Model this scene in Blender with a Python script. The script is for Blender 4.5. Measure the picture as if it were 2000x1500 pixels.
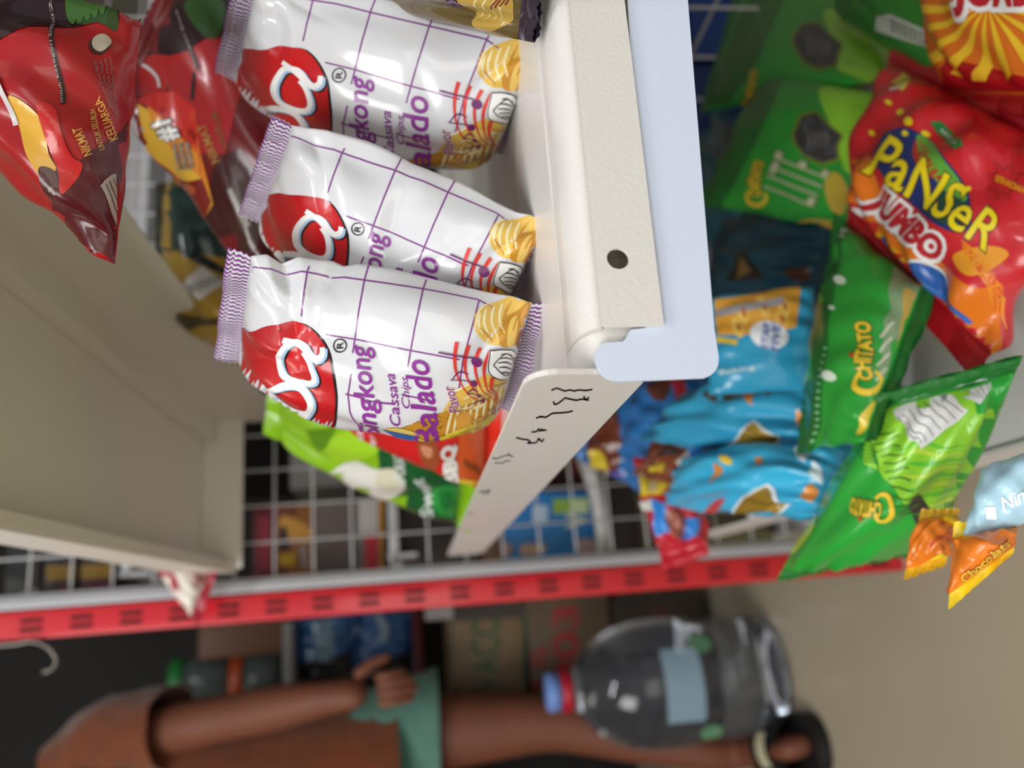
import bpy, bmesh, math, random
import numpy as np
from math import sin, cos, pi, radians
from mathutils import Vector, Matrix

for o in list(bpy.data.objects): bpy.data.objects.remove(o)
SC = bpy.context.scene
COL = SC.collection

# ------------------------------------------------------------------ camera
CAM_H = .57
FPX = 1590.0
ya, pa, ra = -0.26817601, -0.12470744, 0.04521924
def rotm(rx, ry, rz):
    X = np.array([[1,0,0],[0,cos(rx),-sin(rx)],[0,sin(rx),cos(rx)]])
    Y = np.array([[cos(ry),0,sin(ry)],[0,1,0],[-sin(ry),0,cos(ry)]])
    Z = np.array([[cos(rz),-sin(rz),0],[sin(rz),cos(rz),0],[0,0,1]])
    return X, Y, Z
_X, _Y, _Z = rotm(pa, ra, ya)
RC = _Z @ _X @ _Y                      # columns: right, forward, up of the upright view
CPOS = np.array([0., 0., CAM_H])
camd = bpy.data.cameras.new('camera'); cam = bpy.data.objects.new('camera', camd); COL.objects.link(cam)
camd.sensor_fit = 'HORIZONTAL'; camd.sensor_width = 36; camd.lens = FPX/2000*36
camd.clip_start = .01; camd.clip_end = 50
m = Matrix.Identity(4)
for i in range(3):                     # the phone is turned on its side: the picture's left is up
    m[i][0] = -RC[i][2]; m[i][1] = RC[i][0]; m[i][2] = -RC[i][1]; m[i][3] = CPOS[i]
cam.matrix_world = m
SC.camera = cam
camd.dof.use_dof = True; camd.dof.focus_distance = .262; camd.dof.aperture_fstop = 7.4

# ------------------------------------------------------------------ world, lights, exposure
SC.view_settings.view_transform = 'Standard'; SC.view_settings.look = 'None'
SC.view_settings.gamma = 1; SC.view_settings.use_curve_mapping = False
SC.view_settings.exposure = 0.0
W = bpy.data.worlds.new('world'); SC.world = W; W.use_nodes = True
W.node_tree.nodes['Background'].inputs[0].default_value = (.86, .93, 1, 1)
W.node_tree.nodes['Background'].inputs[1].default_value = .4
def area(name, loc, target, sx, sy, power, col=(1,1,1)):
    l = bpy.data.lights.new(name, 'AREA'); l.shape = 'RECTANGLE'; l.size = sx; l.size_y = sy; l.energy = power; l.color = col
    o = bpy.data.objects.new(name, l); COL.objects.link(o); o.location = loc
    d = Vector(target)-Vector(loc); o.rotation_euler = d.to_track_quat('-Z', 'Y').to_euler()
    return o
area('shopfront_daylight', (-1.5, -1.0, 1.75), (.15, .3, .45), 1.3, 1.0, 43, (1, .985, .96))
area('shelf_underside_fill', (-.35, -1.7, .42), (.15, .5, .8), 1.5, .7, 7, (1, .96, .88))  # added fill, no real source: lifts the underside of the overhead shelf
area('aisle_tube_light', (-.15, -.35, 2.3), (.1, .3, .4), 1.2, .12, 16, (.93, .97, 1))
area('rear_tube_light', (-1.0, 1.2, 2.5), (-.8, 1.5, 0), 1.2, .2, 5, (1, .93, .84))

# ------------------------------------------------------------------ helpers
def lin(h):
    h = h.lstrip('#'); c = [int(h[i:i+2], 16)/255 for i in (0, 2, 4)]
    return tuple(x/12.92 if x <= .04045 else ((x+.055)/1.055)**2.4 for x in c)+(1.,)
MATS = {}
def mat(name, col, rough=.5, metal=0, coat=0, bump=0, bscale=300, trans=0, emis=0, var=0, alpha=1, ior=1.45, sheen=0):
    if name in MATS: return MATS[name]
    m = bpy.data.materials.new(name); m.use_nodes = True; n = m.node_tree.nodes; l = m.node_tree.links
    b = n['Principled BSDF']; c = lin(col) if isinstance(col, str) else tuple(col)+(1.,)
    b.inputs['Base Color'].default_value = c; b.inputs['Roughness'].default_value = rough; b.inputs['Metallic'].default_value = metal
    b.inputs['Coat Weight'].default_value = coat; b.inputs['Coat Roughness'].default_value = .08
    b.inputs['Transmission Weight'].default_value = trans; b.inputs['IOR'].default_value = ior
    b.inputs['Alpha'].default_value = alpha; b.inputs['Sheen Weight'].default_value = sheen
    if emis: b.inputs['Emission Color'].default_value = c; b.inputs['Emission Strength'].default_value = emis
    if bump or var:
        t = n.new('ShaderNodeTexCoord'); q = n.new('ShaderNodeTexNoise'); q.inputs['Scale'].default_value = bscale; q.inputs['Detail'].default_value = 4
        l.new(t.outputs['Object'], q.inputs['Vector'])
        if bump:
            p = n.new('ShaderNodeBump'); p.inputs['Strength'].default_value = bump; p.inputs['Distance'].default_value = .0012
            l.new(q.outputs['Fac'], p.inputs['Height']); l.new(p.outputs['Normal'], b.inputs['Normal'])
        if var:
            q2 = n.new('ShaderNodeTexNoise'); q2.inputs['Scale'].default_value = bscale*.2; l.new(t.outputs['Object'], q2.inputs['Vector'])
            r = n.new('ShaderNodeValToRGB'); r.color_ramp.elements[0].position = .35; r.color_ramp.elements[1].position = .65
            r.color_ramp.elements[0].color = tuple(x*(1-var) for x in c[:3])+(1,); r.color_ramp.elements[1].color = c
            l.new(q2.outputs['Fac'], r.inputs['Fac']); l.new(r.outputs['Color'], b.inputs['Base Color'])
    MATS[name] = m; return m
def film(col, rough=.3, coat=.35):      # printed plastic film of that colour
    return mat('film_'+col.lstrip('#')+('' if rough == .3 else '_%d' % (rough*100)), col, rough, 0, coat)
def gradfilm(name, stops, axis='y', rough=.3, coat=.35):   # printed colour gradient along the pack's own UV
    if name in MATS: return MATS[name]
    m = mat(name, stops[0][1], rough, 0, coat); n = m.node_tree.nodes; l = m.node_tree.links
    u = n.new('ShaderNodeUVMap'); s = n.new('ShaderNodeSeparateXYZ'); r = n.new('ShaderNodeValToRGB')
    l.new(u.outputs['UV'], s.inputs[0]); l.new(s.outputs[1 if axis == 'y' else 0], r.inputs['Fac'])
    e = r.color_ramp.elements
    while len(e) < len(stops): e.new(.5)
    for i, (p, c) in enumerate(stops): e[i].position = p; e[i].color = lin(c)
    l.new(r.outputs['Color'], n['Principled BSDF'].inputs['Base Color']); return m
def empty(name, loc, parent=None):
    o = bpy.data.objects.new(name, None); COL.objects.link(o); o.location = loc; o.empty_display_size = .02
    if parent: o.parent = parent
    return o
def tag(o, label=None, cat=None, group=None, kind=None):
    if label: o['label'] = label
    if cat: o['category'] = cat
    if group: o['group'] = group
    if kind: o['kind'] = kind
    return o
def link(name, me, parent=None, loc=None):
    o = bpy.data.objects.new(name, me); COL.objects.link(o)
    if parent: o.parent = parent
    if loc is not None: o.location = loc
    return o
class MB:
    """collects shapes in world coordinates, links them as one mesh"""
    def __init__(self): self.v, self.f, self.m, self.mats, self.sm = [], [], [], [], []
    def mi(self, m):
        if m not in self.mats: self.mats.append(m)
        return self.mats.index(m)
    def add(self, vs, fs, m, smooth=False):
        b = len(self.v); self.v += [tuple(map(float, p)) for p in vs]; i = self.mi(m)
        for f in fs: self.f.append(tuple(b+k for k in f)); self.m.append(i); self.sm.append(smooth)
        return self
    def box(self, a, b, m, bev=0.):
        x0, y0, z0 = a; x1, y1, z1 = b
        if bev <= 0:
            vs = [(x0,y0,z0),(x1,y0,z0),(x1,y1,z0),(x0,y1,z0),(x0,y0,z1),(x1,y0,z1),(x1,y1,z1),(x0,y1,z1)]
            return self.add(vs, [(3,2,1,0),(4,5,6,7),(0,1,5,4),(1,2,6,5),(2,3,7,6),(3,0,4,7)], m)
        bm = bmesh.new(); bmesh.ops.create_cube(bm, size=1)
        for v in bm.verts: v.co = Vector(((x0+x1)/2+v.co.x*(x1-x0), (y0+y1)/2+v.co.y*(y1-y0), (z0+z1)/2+v.co.z*(z1-z0)))
        bmesh.ops.bevel(bm, geom=list(bm.edges), offset=bev, segments=2, affect='EDGES', profile=.5)
        return self.addbm(bm, m, True)
    def addbm(self, bm, m, smooth=False, mx=None):
        bm.verts.index_update()
        vs = [(mx @ v.co if mx else v.co) for v in bm.verts]; fs = [[v.index for v in f.verts] for f in bm.faces]; bm.free()
        return self.add(vs, fs, m, smooth)
    def tube(self, pts, r, m, n=8, cap=True):
        pts = [Vector(p) for p in pts]; rs = r if isinstance(r, (list, tuple)) else [r]*len(pts); vs = []; up = None
        for i, p in enumerate(pts):
            d = (pts[min(i+1, len(pts)-1)]-pts[max(i-1, 0)]).normalized()
            if up is None: up = d.orthogonal().normalized()
            up = (up-d*up.dot(d)).normalized(); s = d.cross(up)
            for k in range(n): a = 2*pi*k/n; vs.append(p+(up*cos(a)+s*sin(a))*rs[i])
        fs = [(i*n+k, i*n+(k+1) % n, (i+1)*n+(k+1) % n, (i+1)*n+k) for i in range(len(pts)-1) for k in range(n)]
        if cap: fs += [tuple(range(n-1, -1, -1)), tuple((len(pts)-1)*n+k for k in range(n))]
        return self.add(vs, fs, m, True)
    def lathe(self, prof, c, m, n=32, axis='z'):
        vs = []; c = Vector(c)
        for r, z in prof:
            for k in range(n): a = 2*pi*k/n; vs.append(c+Vector((r*cos(a), r*sin(a), z)))
        fs = [(i*n+k, i*n+(k+1) % n, (i+1)*n+(k+1) % n, (i+1)*n+k) for i in range(len(prof)-1) for k in range(n)]
        return self.add(vs, fs, m, True)
    def prism(self, poly, ax, a, b, m):
        """polygon in the two other axes (cyclic order after ax) extruded along ax"""
        n = len(poly)
        def P(q, w): return {'x': (w, q[0], q[1]), 'y': (q[0], w, q[1]), 'z': (q[0], q[1], w)}[ax]
        vs = [P(q, a) for q in poly]+[P(q, b) for q in poly]
        return self.add(vs, [tuple(range(n-1, -1, -1)), tuple(range(n, 2*n))]+[(i, (i+1) % n, n+(i+1) % n, n+i) for i in range(n)], m)
    def text(self, s, o, dx, up, h, m, w=None, off=.0004, bold=0., shear=0.):
        """flat lettering: origin, unit reading direction, unit up direction"""
        vs, fs = glyphs(s, bold, shear); o, dx, up = Vector(o), Vector(dx).normalized(), Vector(up).normalized(); n = dx.cross(up)
        sx = (w/max(1e-6, vs[:, 0].max()) if w else h)
        return self.add([o+dx*float(p[0])*sx+up*float(p[1])*h+n*off for p in vs], fs, m)
    def build(self, name, parent=None, org=None):
        me = bpy.data.meshes.new(name); org = np.array(org if org is not None else (0, 0, 0), float)
        v = np.array(self.v)-org
        me.from_pydata([tuple(p) for p in v], [], self.f)
        for k in self.mats: me.materials.append(k)
        me.polygons.foreach_set('material_index', self.m); me.polygons.foreach_set('use_smooth', self.sm); me.update()
        o = link(name, me, parent)
        if parent is None: o.location = org
        return o
GLY = {}
def glyphs(s, bold=0., shear=0., sp=1.):
    """triangulated lettering of cap height 1 starting at 0,0"""
    k = (s, bold, shear, sp)
    if k in GLY: return GLY[k]
    c = bpy.data.curves.new('t', 'FONT'); c.body = s; c.size = 1.38; c.offset = bold; c.shear = shear; c.resolution_u = 3; c.space_character = sp
    o = bpy.data.objects.new('t', c); me = bpy.data.meshes.new_from_object(o)
    vs = np.array([v.co[:2] for v in me.vertices]) if len(me.vertices) else np.zeros((0, 2)); vs[:, 0] -= vs[:, 0].min()
    fs = [tuple(p.vertices) for p in me.polygons]
    bpy.data.objects.remove(o); bpy.data.curves.remove(c); bpy.data.meshes.remove(me)
    GLY[k] = (vs, fs); return GLY[k]
def at(px, py, ax, v):
    r = RC @ np.array([(750-py)/FPX, 1, -(px-1000)/FPX]); return CPOS+r*((v-CPOS[ax])/r[ax])
def pj(P):
    q = (np.asarray(P)-CPOS) @ RC
    return np.stack([1000-q[..., 2]/q[..., 1]*FPX, 750-q[..., 0]/q[..., 1]*FPX], -1)
def smooth(pts, n=6, closed=True):
    P = np.array(pts, float); N = len(P); out = []
    for i in range(N if closed else N-1):
        g = (lambda k: P[k % N]) if closed else (lambda k: P[min(max(k, 0), N-1)])
        a, b, c, d = g(i-1), g(i), g(i+1), g(i+2)
        for j in range(n):
            t = j/n; out.append(.5*((2*b)+(-a+c)*t+(2*a-5*b+4*c-d)*t*t+(-a+3*b-3*c+d)*t**3))
    if not closed: out.append(P[-1])
    return [tuple(q) for q in out]
class Pack:
    """pillow pack surface; s in 0..2 (0..1 = front), t in 0..1 bottom to top; front looks to -y"""
    def __init__(self, W, H, B, p=.5, skew=1., seed=0, wr=.0015, bend=0., shear=0., topf=0., botf=0., er=1.1, bk=1., ends=.35, sealh=.008, dents=(), twist=0.):
        self.__dict__.update(W=W,H=H,B=B,p=p,skew=skew,wr=wr,bend=bend,shear=shear,topf=topf,botf=botf,er=er,bk=bk,ends=ends,sealh=sealh,dents=dents,twist=twist)
        r=np.random.RandomState(seed)
        self.k=[(r.uniform(4,15),r.uniform(0,6.3),r.uniform(.3,1)) for _ in range(6)]
        self.q=[(r.uniform(3,11),r.uniform(-6,6),r.uniform(0,6.3),r.uniform(.2,1)) for _ in range(9)]
        T=np.linspace(0,1,61); tk=T**skew; b=B*np.power(np.maximum(4*tk*(1-tk),0),p); a=np.full_like(b,W/2)
        a=W/2*(er+(1-er)*np.power(np.maximum(np.sin(np.pi*T),0),.6))
        th=np.linspace(0,2*np.pi,129); self.tab=[]
        for i in range(61):
            x,y=-a[i]*np.cos(th),b[i]*np.sin(th)*np.where(np.sin(th)<0,bk,1.); L=np.concatenate([[0],np.cumsum(np.hypot(np.diff(x),np.diff(y)))]); m=L[64]; L=np.where(L<=m,L/m,1+(L-m)/(L[-1]-m))
            self.tab.append(np.interp(np.linspace(0,2,65),L,th))
        self.tab=np.array(self.tab); self.T,self.a,self.b=T,a,b
    def S(self, s, t, off=0.):
        s=np.asarray(s,float); t=np.asarray(t,float); tc=np.clip(t,0,1); sm=np.mod(s,2.)
        i=np.clip(tc*60,0,59.9999); i0=i.astype(int); fi=i-i0; j=np.clip(sm*32,0,63.9999); j0=j.astype(int); fj=j-j0
        A=self.tab; th=(A[i0,j0]*(1-fj)+A[i0,j0+1]*fj)*(1-fi)+(A[i0+1,j0]*(1-fj)+A[i0+1,j0+1]*fj)*fi
        a=np.interp(tc,self.T,self.a); b=np.interp(tc,self.T,self.b)
        nx,ny=-np.cos(th)*b/(a+1e-6),-np.sin(th); n=np.hypot(nx,ny)+1e-6; nx/=n; ny/=n
        e=np.exp(-tc/self.ends*3)+np.exp(-(1-tc)/self.ends*3); w=0
        for k,ph,am in self.k: w=w+am*np.cos(k*sm*np.pi+ph)
        w=w*e*self.wr*np.minimum(1,np.minimum(tc,1-tc)*12)
        for kx,ky,ph,am in self.q: w=w+self.wr*.35*am*np.sin(round(kx)*np.pi*sm+ky*tc*3+ph)*np.minimum(1,np.minimum(tc,1-tc)*8)
        for (s0,t0,ang,ln,wd,dp) in self.dents:
            ds,dt=(sm-s0)*self.W,(tc-t0)*self.H; c,q=np.cos(ang),np.sin(ang); u=ds*c+dt*q; v=-ds*q+dt*c
            w=w-dp*np.exp(-(u/ln)**2)*np.maximum(0,1-np.abs(v)/wd)**1.0
        x=-a*np.cos(th)+nx*(w+off); y=-b*np.sin(th)*np.where(np.sin(th)<0,self.bk,1.)+ny*(w+off); z=tc*self.H
        # seals: flat, gently waved, beyond t<0 and t>1
        ex=np.where(t<0,t,np.where(t>1,t-1,0))*self.H
        fr=np.where(sm<=1,-1.,1.); 
        zig=.0006*np.sin(np.abs(ex)/.0016*2*np.pi)+.0012*np.sin(sm*np.pi*5+self.k[0][1])*np.minimum(1,np.abs(ex)/.004)
        se=np.abs(ex)>1e-9
        y=np.where(se, y*0+zig+fr*(.0002+off), y)
        fa=np.where(ex<0,self.botf,self.topf); l=np.abs(ex)
        y=y+np.where(se,l*np.sin(fa),0); z=z+np.where(se,np.sign(ex)*l*np.cos(fa),0)
        y=y+self.bend*((tc-.5)**2*4); x=x+self.shear*(tc-.5)
        if self.twist:
            g=self.twist*(tc-.5); x,y=x*np.cos(g)-y*np.sin(g),x*np.sin(g)+y*np.cos(g)
        return np.stack([x,y,z],-1)
class Bag:
    """one pack of snacks: corners (bottom left, bottom right, top right, top left as read on its front) as (px, py, depth)"""
    def __init__(self, corners, B, base, seal=None, name='snack_bag', label='', cat='snack bag', group=None, cut=14, ns=72, nt=48,
                 srange=(-.1, 1.2), stripes=None, has_seals=True, **kw):
        C3 = [at(c[0], c[1], 1, c[2]) if len(c) == 3 else np.array(c[1:], float) for c in corners]
        self.C = C3; BL, BR, TR, TL = C3
        w = (np.linalg.norm(BR-BL)+np.linalg.norm(TR-TL))/2; h = (np.linalg.norm(TL-BL)+np.linalg.norm(TR-BR))/2
        self.pk = Pack(w, h, B, **kw); k2 = dict(kw); k2['wr'] = 0; k2['dents'] = (); self.pk0 = Pack(w, h, B, **k2)
        n = np.cross((BR-BL)+(TR-TL), (TL-BL)+(TR-BR)); self.n = n/np.linalg.norm(n)
        self.base, self.seal, self.cut, self.ns, self.nt, self.stripes, self.has_seals = base, seal or base, cut, ns, nt, stripes, has_seals
        self.cut = cut = cut*1.6; self.lift = 1 if cut < 18 else 2.; self.meta = (name, label, cat, group); self.art = []; self.fit(srange)
    def frame(self, L):
        BL, BR, TR, TL = self.C; u = (L[..., 0]/self.pk.W+.5)[..., None]; v = (L[..., 2]/self.pk.H)[..., None]
        return BL*(1-u)*(1-v)+BR*u*(1-v)+TR*u*v+TL*(1-u)*v-L[..., 1][..., None]*self.n
    def P(self, s, t, off=0.): return self.frame(self.pk.S(s, t, off))
    def fit(self, sr):
        s, t = np.meshgrid(np.linspace(sr[0], sr[1], 81), np.linspace(.0, 1., 41)); f = lambda a, b: self.frame(self.pk0.S(a, b))
        p = f(s, t); e = 2e-3; N = np.cross(f(s+e, t)-f(s-e, t), f(s, np.clip(t+e, 0, 1))-f(s, np.clip(t-e, 0, 1))); N /= np.linalg.norm(N, axis=-1, keepdims=True)+1e-12
        V = CPOS-p; V /= np.linalg.norm(V, axis=-1, keepdims=True); c = (N*V).sum(-1)
        if np.median(c) < 0: c = -c
        g = pj(p); m = (c > .12) & (t > .02) & (t < .98); self.c0 = g[m].mean(0); self.sc = g[m].std(0)*2; self.f0 = f
        q = (g[m]-self.c0)/self.sc; A = self.basis(q); self.co = np.linalg.lstsq(A, np.stack([s[m], t[m]], -1), rcond=None)[0]
        self.lo, self.hi = q.min(0)-.08, q.max(0)+.08
    def basis(self, q):
        x, y = q[:, 0], q[:, 1]; return np.stack([x**i*y**j for i in range(5) for j in range(5-i)], -1)
    def inv(self, px):
        px = np.asarray(px, float); q = np.clip((px-self.c0)/self.sc, self.lo, self.hi); st = self.basis(q) @ self.co
        st[:, 0] = np.clip(st[:, 0], -.45, 1.45); st[:, 1] = np.clip(st[:, 1], 0.003, .997)
        F = lambda a: pj(self.f0(a[:, 0], a[:, 1])); e = 1e-4
        for _ in range(6):
            f = F(st); r = px-f; J0 = (F(st+[e, 0])-f)/e; J1 = (F(st+[0, e])-f)/e
            d = J0[:, 0]*J1[:, 1]-J0[:, 1]*J1[:, 0]; d = np.where(np.abs(d) < 2000, 2000*np.sign(d+1e-9), d)
            ds = (r[:, 0]*J1[:, 1]-r[:, 1]*J1[:, 0])/d; dt = (J0[:, 0]*r[:, 1]-J0[:, 1]*r[:, 0])/d
            n = st+np.clip(np.stack([ds, dt], -1), -.05, .05); n[:, 1] = np.clip(n[:, 1], .003, .997)
            better = (np.hypot(*(px-F(n)).T) < np.hypot(*r.T)); st = np.where(better[:, None], n, st)
        return st
    # ---- art, given where it shows on the pack
    def add(self, vs, fs, col, layer=0): self.art.append((np.array(vs, float)[:, :2], fs, col, layer)); return self
    def poly(self, pts, col, layer=0): return self.add(pts, [tuple(range(len(pts)))], col, layer)
    def blob(self, pts, col, layer=0, n=6): return self.poly(smooth(pts, n), col, layer)
    def ell(self, cx, cy, rx, ry, ang, col, layer=0, n=40):
        a = radians(ang); return self.poly([(cx+rx*cos(k)*cos(a)-ry*sin(k)*sin(a), cy+rx*cos(k)*sin(a)+ry*sin(k)*cos(a)) for k in [2*pi*i/n for i in range(n)]], col, layer)
    def line(self, pts, w, col, layer=0, sm=False, closed=False):
        P = np.array(smooth(pts, 6, closed) if sm else (list(pts)+[pts[0]] if closed else pts), float)
        if sm and closed: P = np.vstack([P, P[:1]])
        w = np.interp(np.linspace(0, 1, len(P)), np.linspace(0, 1, len(w)), w) if isinstance(w, (list, tuple)) else np.full(len(P), w)
        d = np.gradient(P, axis=0); d /= np.linalg.norm(d, axis=1, keepdims=True)+1e-9; nn = np.stack([-d[:, 1], d[:, 0]], -1)*w[:, None]/2
        n = len(P); return self.add(np.vstack([P+nn, P-nn]), [(i, i+1, n+i+1, n+i) for i in range(n-1)], col, layer)
    def text(self, s, a, b, h, col, layer=1, bold=0., shear=0., bow=0., taper=1., outline=None, ow=.06, sp=1.):
        """lettering whose baseline runs from a to b, letters h tall"""
        a, b = np.array(a, float), np.array(b, float); d = b-a; Ln = np.hypot(*d); d /= Ln; up = np.array([d[1], -d[0]])
        for bo, c, ly in (([(bold+ow, outline, layer)] if outline else [])+[(bold, col, layer+1)]):
            vs, fs = glyphs(s, bo, shear, sp)
            if not len(vs): continue
            wd = glyphs(s, bold, shear, sp)[0][:, 0].max(); u = vs[:, :1]/wd
            if bo != bold: u = (vs[:, :1]-ow)/wd
            P = a+d*u*Ln+up*(vs[:, 1:2]*h*(1+(taper-1)*u)+bow*4*u*(1-u)); self.add(P, fs, c, ly)
        return self
    def build(self):
        name, label, cat, group = self.meta; org = (self.C[0]+self.C[1])/2
        root = empty(name, org); tag(root, label, cat, group); self.root = root
        mats, V, Fc, MI, UV = [], [], [], [], []
        def mi(m):
            m = film(m) if isinstance(m, str) else m
            if m not in mats: mats.append(m)
            return mats.index(m)
        ns, nt = self.ns, self.nt; s = np.linspace(0, 2, 2*ns+1)[:-1]; tt = .5-.5*np.cos(np.linspace(0, pi, nt+1)); tt = .5*tt+.5*np.linspace(0, 1, nt+1)
        Sg, Tg = np.meshgrid(s, tt); p = self.P(Sg, Tg).reshape(-1, 3)-org; N = 2*ns; V = [p]; i0 = mi(self.base); uv = [np.stack([Sg.ravel()/1., Tg.ravel()], -1)]
        for j in range(nt):
            for i in range(N): Fc.append((j*N+i, j*N+(i+1) % N, (j+1)*N+(i+1) % N, (j+1)*N+i)); MI.append(i0)
        b = len(p)
        
        for vs, fs, c, ly in sorted(self.art, key=lambda a: a[3]):
            bm = bmesh.new(); bv = [bm.verts.new((q[0], q[1], 0)) for q in vs]
            for f in fs:
                try: bm.faces.new([bv[k] for k in f])
                except ValueError: pass
            bmesh.ops.triangulate(bm, faces=[f for f in bm.faces if len(f.verts) > 4])
            lo, hi = vs.min(0), vs.max(0)
            for ax in (0, 1):
                g = math.ceil(lo[ax]/self.cut)*self.cut
                while g < hi[ax]:
                    no = (1, 0, 0) if ax == 0 else (0, 1, 0)
                    bmesh.ops.bisect_plane(bm, geom=bm.verts[:]+bm.edges[:]+bm.faces[:], plane_co=Vector(no)*g, plane_no=no, dist=1e-4); g += self.cut
            bm.verts.index_update(); q = np.array([v.co[:2] for v in bm.verts])
            if not len(bm.faces): bm.free(); continue
            st = self.inv(q); ok = np.hypot(*(q-pj(self.f0(st[:, 0], st[:, 1]))).T) < self.cut*.5
            bm.verts.ensure_lookup_table()
            for v, c2 in zip(bm.verts, st): v.co = (c2[0], c2[1], 0)
            bmesh.ops.delete(bm, geom=[v for v, o in zip(list(bm.verts), ok) if not o], context='VERTS')
            if not len(bm.faces): bm.free(); continue
            q = np.array([v.co[:2] for v in bm.verts]); lo, hi = q.min(0), q.max(0)
            for no, g in [((1, 0, 0), k/ns) for k in range(math.ceil(lo[0]*ns), math.floor(hi[0]*ns)+1)]+[((0, 1, 0), float(g)) for g in tt if lo[1] < g < hi[1]]:
                bmesh.ops.bisect_plane(bm, geom=bm.verts[:]+bm.edges[:]+bm.faces[:], plane_co=Vector(no)*g, plane_no=no, dist=1e-6)
            bm.verts.index_update(); st = np.array([v.co[:2] for v in bm.verts]); pp = self.P(st[:, 0], st[:, 1], .0001*self.lift+.00009*self.lift*ly)-org; V.append(pp); uv.append(st); k = mi(c)
            for f in bm.faces: Fc.append(tuple(b+v.index for v in f.verts)); MI.append(k)
            b += len(pp); bm.free()
        self.mesh('bag_body', np.vstack(V), Fc, MI, mats, np.vstack(uv), root)
        if self.has_seals:
            for nm, sg in (('top_seal', 1), ('bottom_seal', -1)): self.mkseal(nm, sg, root, org)
        return self
    def mesh(self, name, V, F, MI, mats, uv, root):
        me = bpy.data.meshes.new(name); me.from_pydata([tuple(x) for x in V], [], F)
        for m in mats: me.materials.append(m)
        me.polygons.foreach_set('material_index', MI); me.polygons.foreach_set('use_smooth', [True]*len(F))
        if uv is not None:
            l = me.uv_layers.new(name='UVMap'); idx = np.empty(len(me.loops), int); me.loops.foreach_get('vertex_index', idx); l.data.foreach_set('uv', uv[idx].ravel())
        me.update(); return link(name, me, root)
    def mkseal(self, nm, sg, root, org):
        pk = self.pk; nc = max(16, int(pk.W/(.0011 if self.stripes else .002))); nr = 9 if self.stripes else 5; hh = pk.sealh/pk.H
        ms = [film(self.seal) if isinstance(self.seal, str) else self.seal]+([film(self.stripes)] if self.stripes else [])
        V, F, MI = [], [], []
        for fr in (0, 1):
            b = len(V)*1
            for r in range(nr+1):
                for c in range(nc+1):
                    s = c/nc+((.25/nc) if r % 2 else (-.25/nc))*(1 if 0 < c < nc else 0); t = hh*r/nr*(1+(.07 if (r == nr and c % 2) else 0))
                    if fr: s = 2-s
                    V.append((s, (1+t) if sg > 0 else -t))
            for r in range(nr):
                for c in range(nc): q = b+r*(nc+1)+c; F.append((q, q+1, q+nc+2, q+nc+1)); MI.append((c % 2) if self.stripes else 0)
        V = np.array(V); t = V[:, 1]; t = np.where(np.abs(t-(1 if sg > 0 else 0)) < 1e-9, t+sg*1e-6, t)
        self.mesh(nm, self.P(V[:, 0], t)-org, F, MI, ms, None, root)
# ------------------------------------------------------------------ the room
def panel(name, a, b, m):
    o = MB().box(a, b, m).build(name, org=((a[0]+b[0])/2, (a[1]+b[1])/2, a[2])); o['kind'] = 'structure'; return o
m_floor = mat('floor_tile', '#b3a68f', .32, 0, .15, var=.12, bscale=9)
panel('floor', (-3.2, -2.2, -.05), (3.2, 4.0, 0), m_floor)
panel('ceiling', (-3.2, -2.2, 2.7), (3.2, 4.0, 2.75), mat('ceiling_paint', '#cfcbc2', .8))
panel('wall_back', (-3.2, 3.95, 0), (3.2, 4.0, 2.7), mat('back_wall_paint', '#1b1918', .8))
panel('wall_left', (-3.25, -2.2, 0), (-3.2, 4.0, 2.7), mat('side_wall_paint', '#a39a8b', .8))
panel('wall_right', (3.2, -2.2, 0), (3.25, 4.0, 2.7), MATS['side_wall_paint'])

# ------------------------------------------------------------------ shelving
cream = mat('cream_enamel', '#dfdbd6', .38, 0, .15, bump=.12, bscale=700)
cream2 = mat('cream_enamel_under', '#e0dad0', .5, bump=.1, bscale=500)
white = mat('white_rail_paint', '#d4def2', .35, 0, .1, bump=.08, bscale=1500)
red = mat('red_post_enamel', '#c8202a', .3, 0, .4)
greyp = mat('grey_post_enamel', '#a9a9ad', .35, 0, .2)
slotm = mat('slot_dark', '#5c0d14', .8)
wirem = mat('white_wire', '#b9b7b8', .45)
ink = mat('marker_ink', '#17171a', .5)
inkf = mat('faded_marker_ink', '#6b6a69', .6)
inkr = mat('pale_marker_ink', '#b7a7a1', .6)
XL = .0605
def quadplate(mb, px, ax, v, th, m, flip=False):
    """plate whose outline is given where it shows, standing in the plane ax=v"""
    P = [at(q[0], q[1], ax, v) for q in px]; Q = [p.copy() for p in P]
    for q in Q: q[ax] += th
    n = len(P); mb.add(P+Q, [tuple(range(n)), tuple(range(2*n-1, n-1, -1))]+[(i, (i+1) % n, n+(i+1) % n, n+i) for i in range(n)], m)
def shelf(loc, label): return tag(empty('display_shelf', loc), label, 'shelf')

# middle shelf
sh = shelf((.5, .93, .53), 'cream metal shelf with pale price rail and pen marks, under the white chip bags')
mb = MB(); mb.box((.0625, .232, .519), (1.0, .925, .5225), cream)
pr = [(.232, .5225), (.2262, .5222), (.2205, .5212), (.2172, .5198), (.2152, .5176), (.2145, .5150), (.2145, .4968), (.2157, .4968), (.2157, .512), (.232, .5195)]
def xprism(poly, x0, x1, dz1, m, mb):
    n = len(poly); vs = [(x0, y, z) for y, z in poly]+[(x1, y, z+dz1) for y, z in poly]
    mb.add(vs, [tuple(range(n)), tuple(range(2*n-1, n-1, -1))], m)
    mb.add(vs, [(i, (i+1) % n, n+(i+1) % n, n+i) for i in range(n)], m, True)
mb.build('deck', sh, sh.location)
mb = MB(); YL = .2085; ZT = .5166; ZB = .4989
top = [(.232, .5226), (.2222, .5224), (.2150, .5216), (.2114, .5204), (.2094, .5184), (YL, ZT)]
hx, hz, hr = .0928, .5100, .0032
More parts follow.
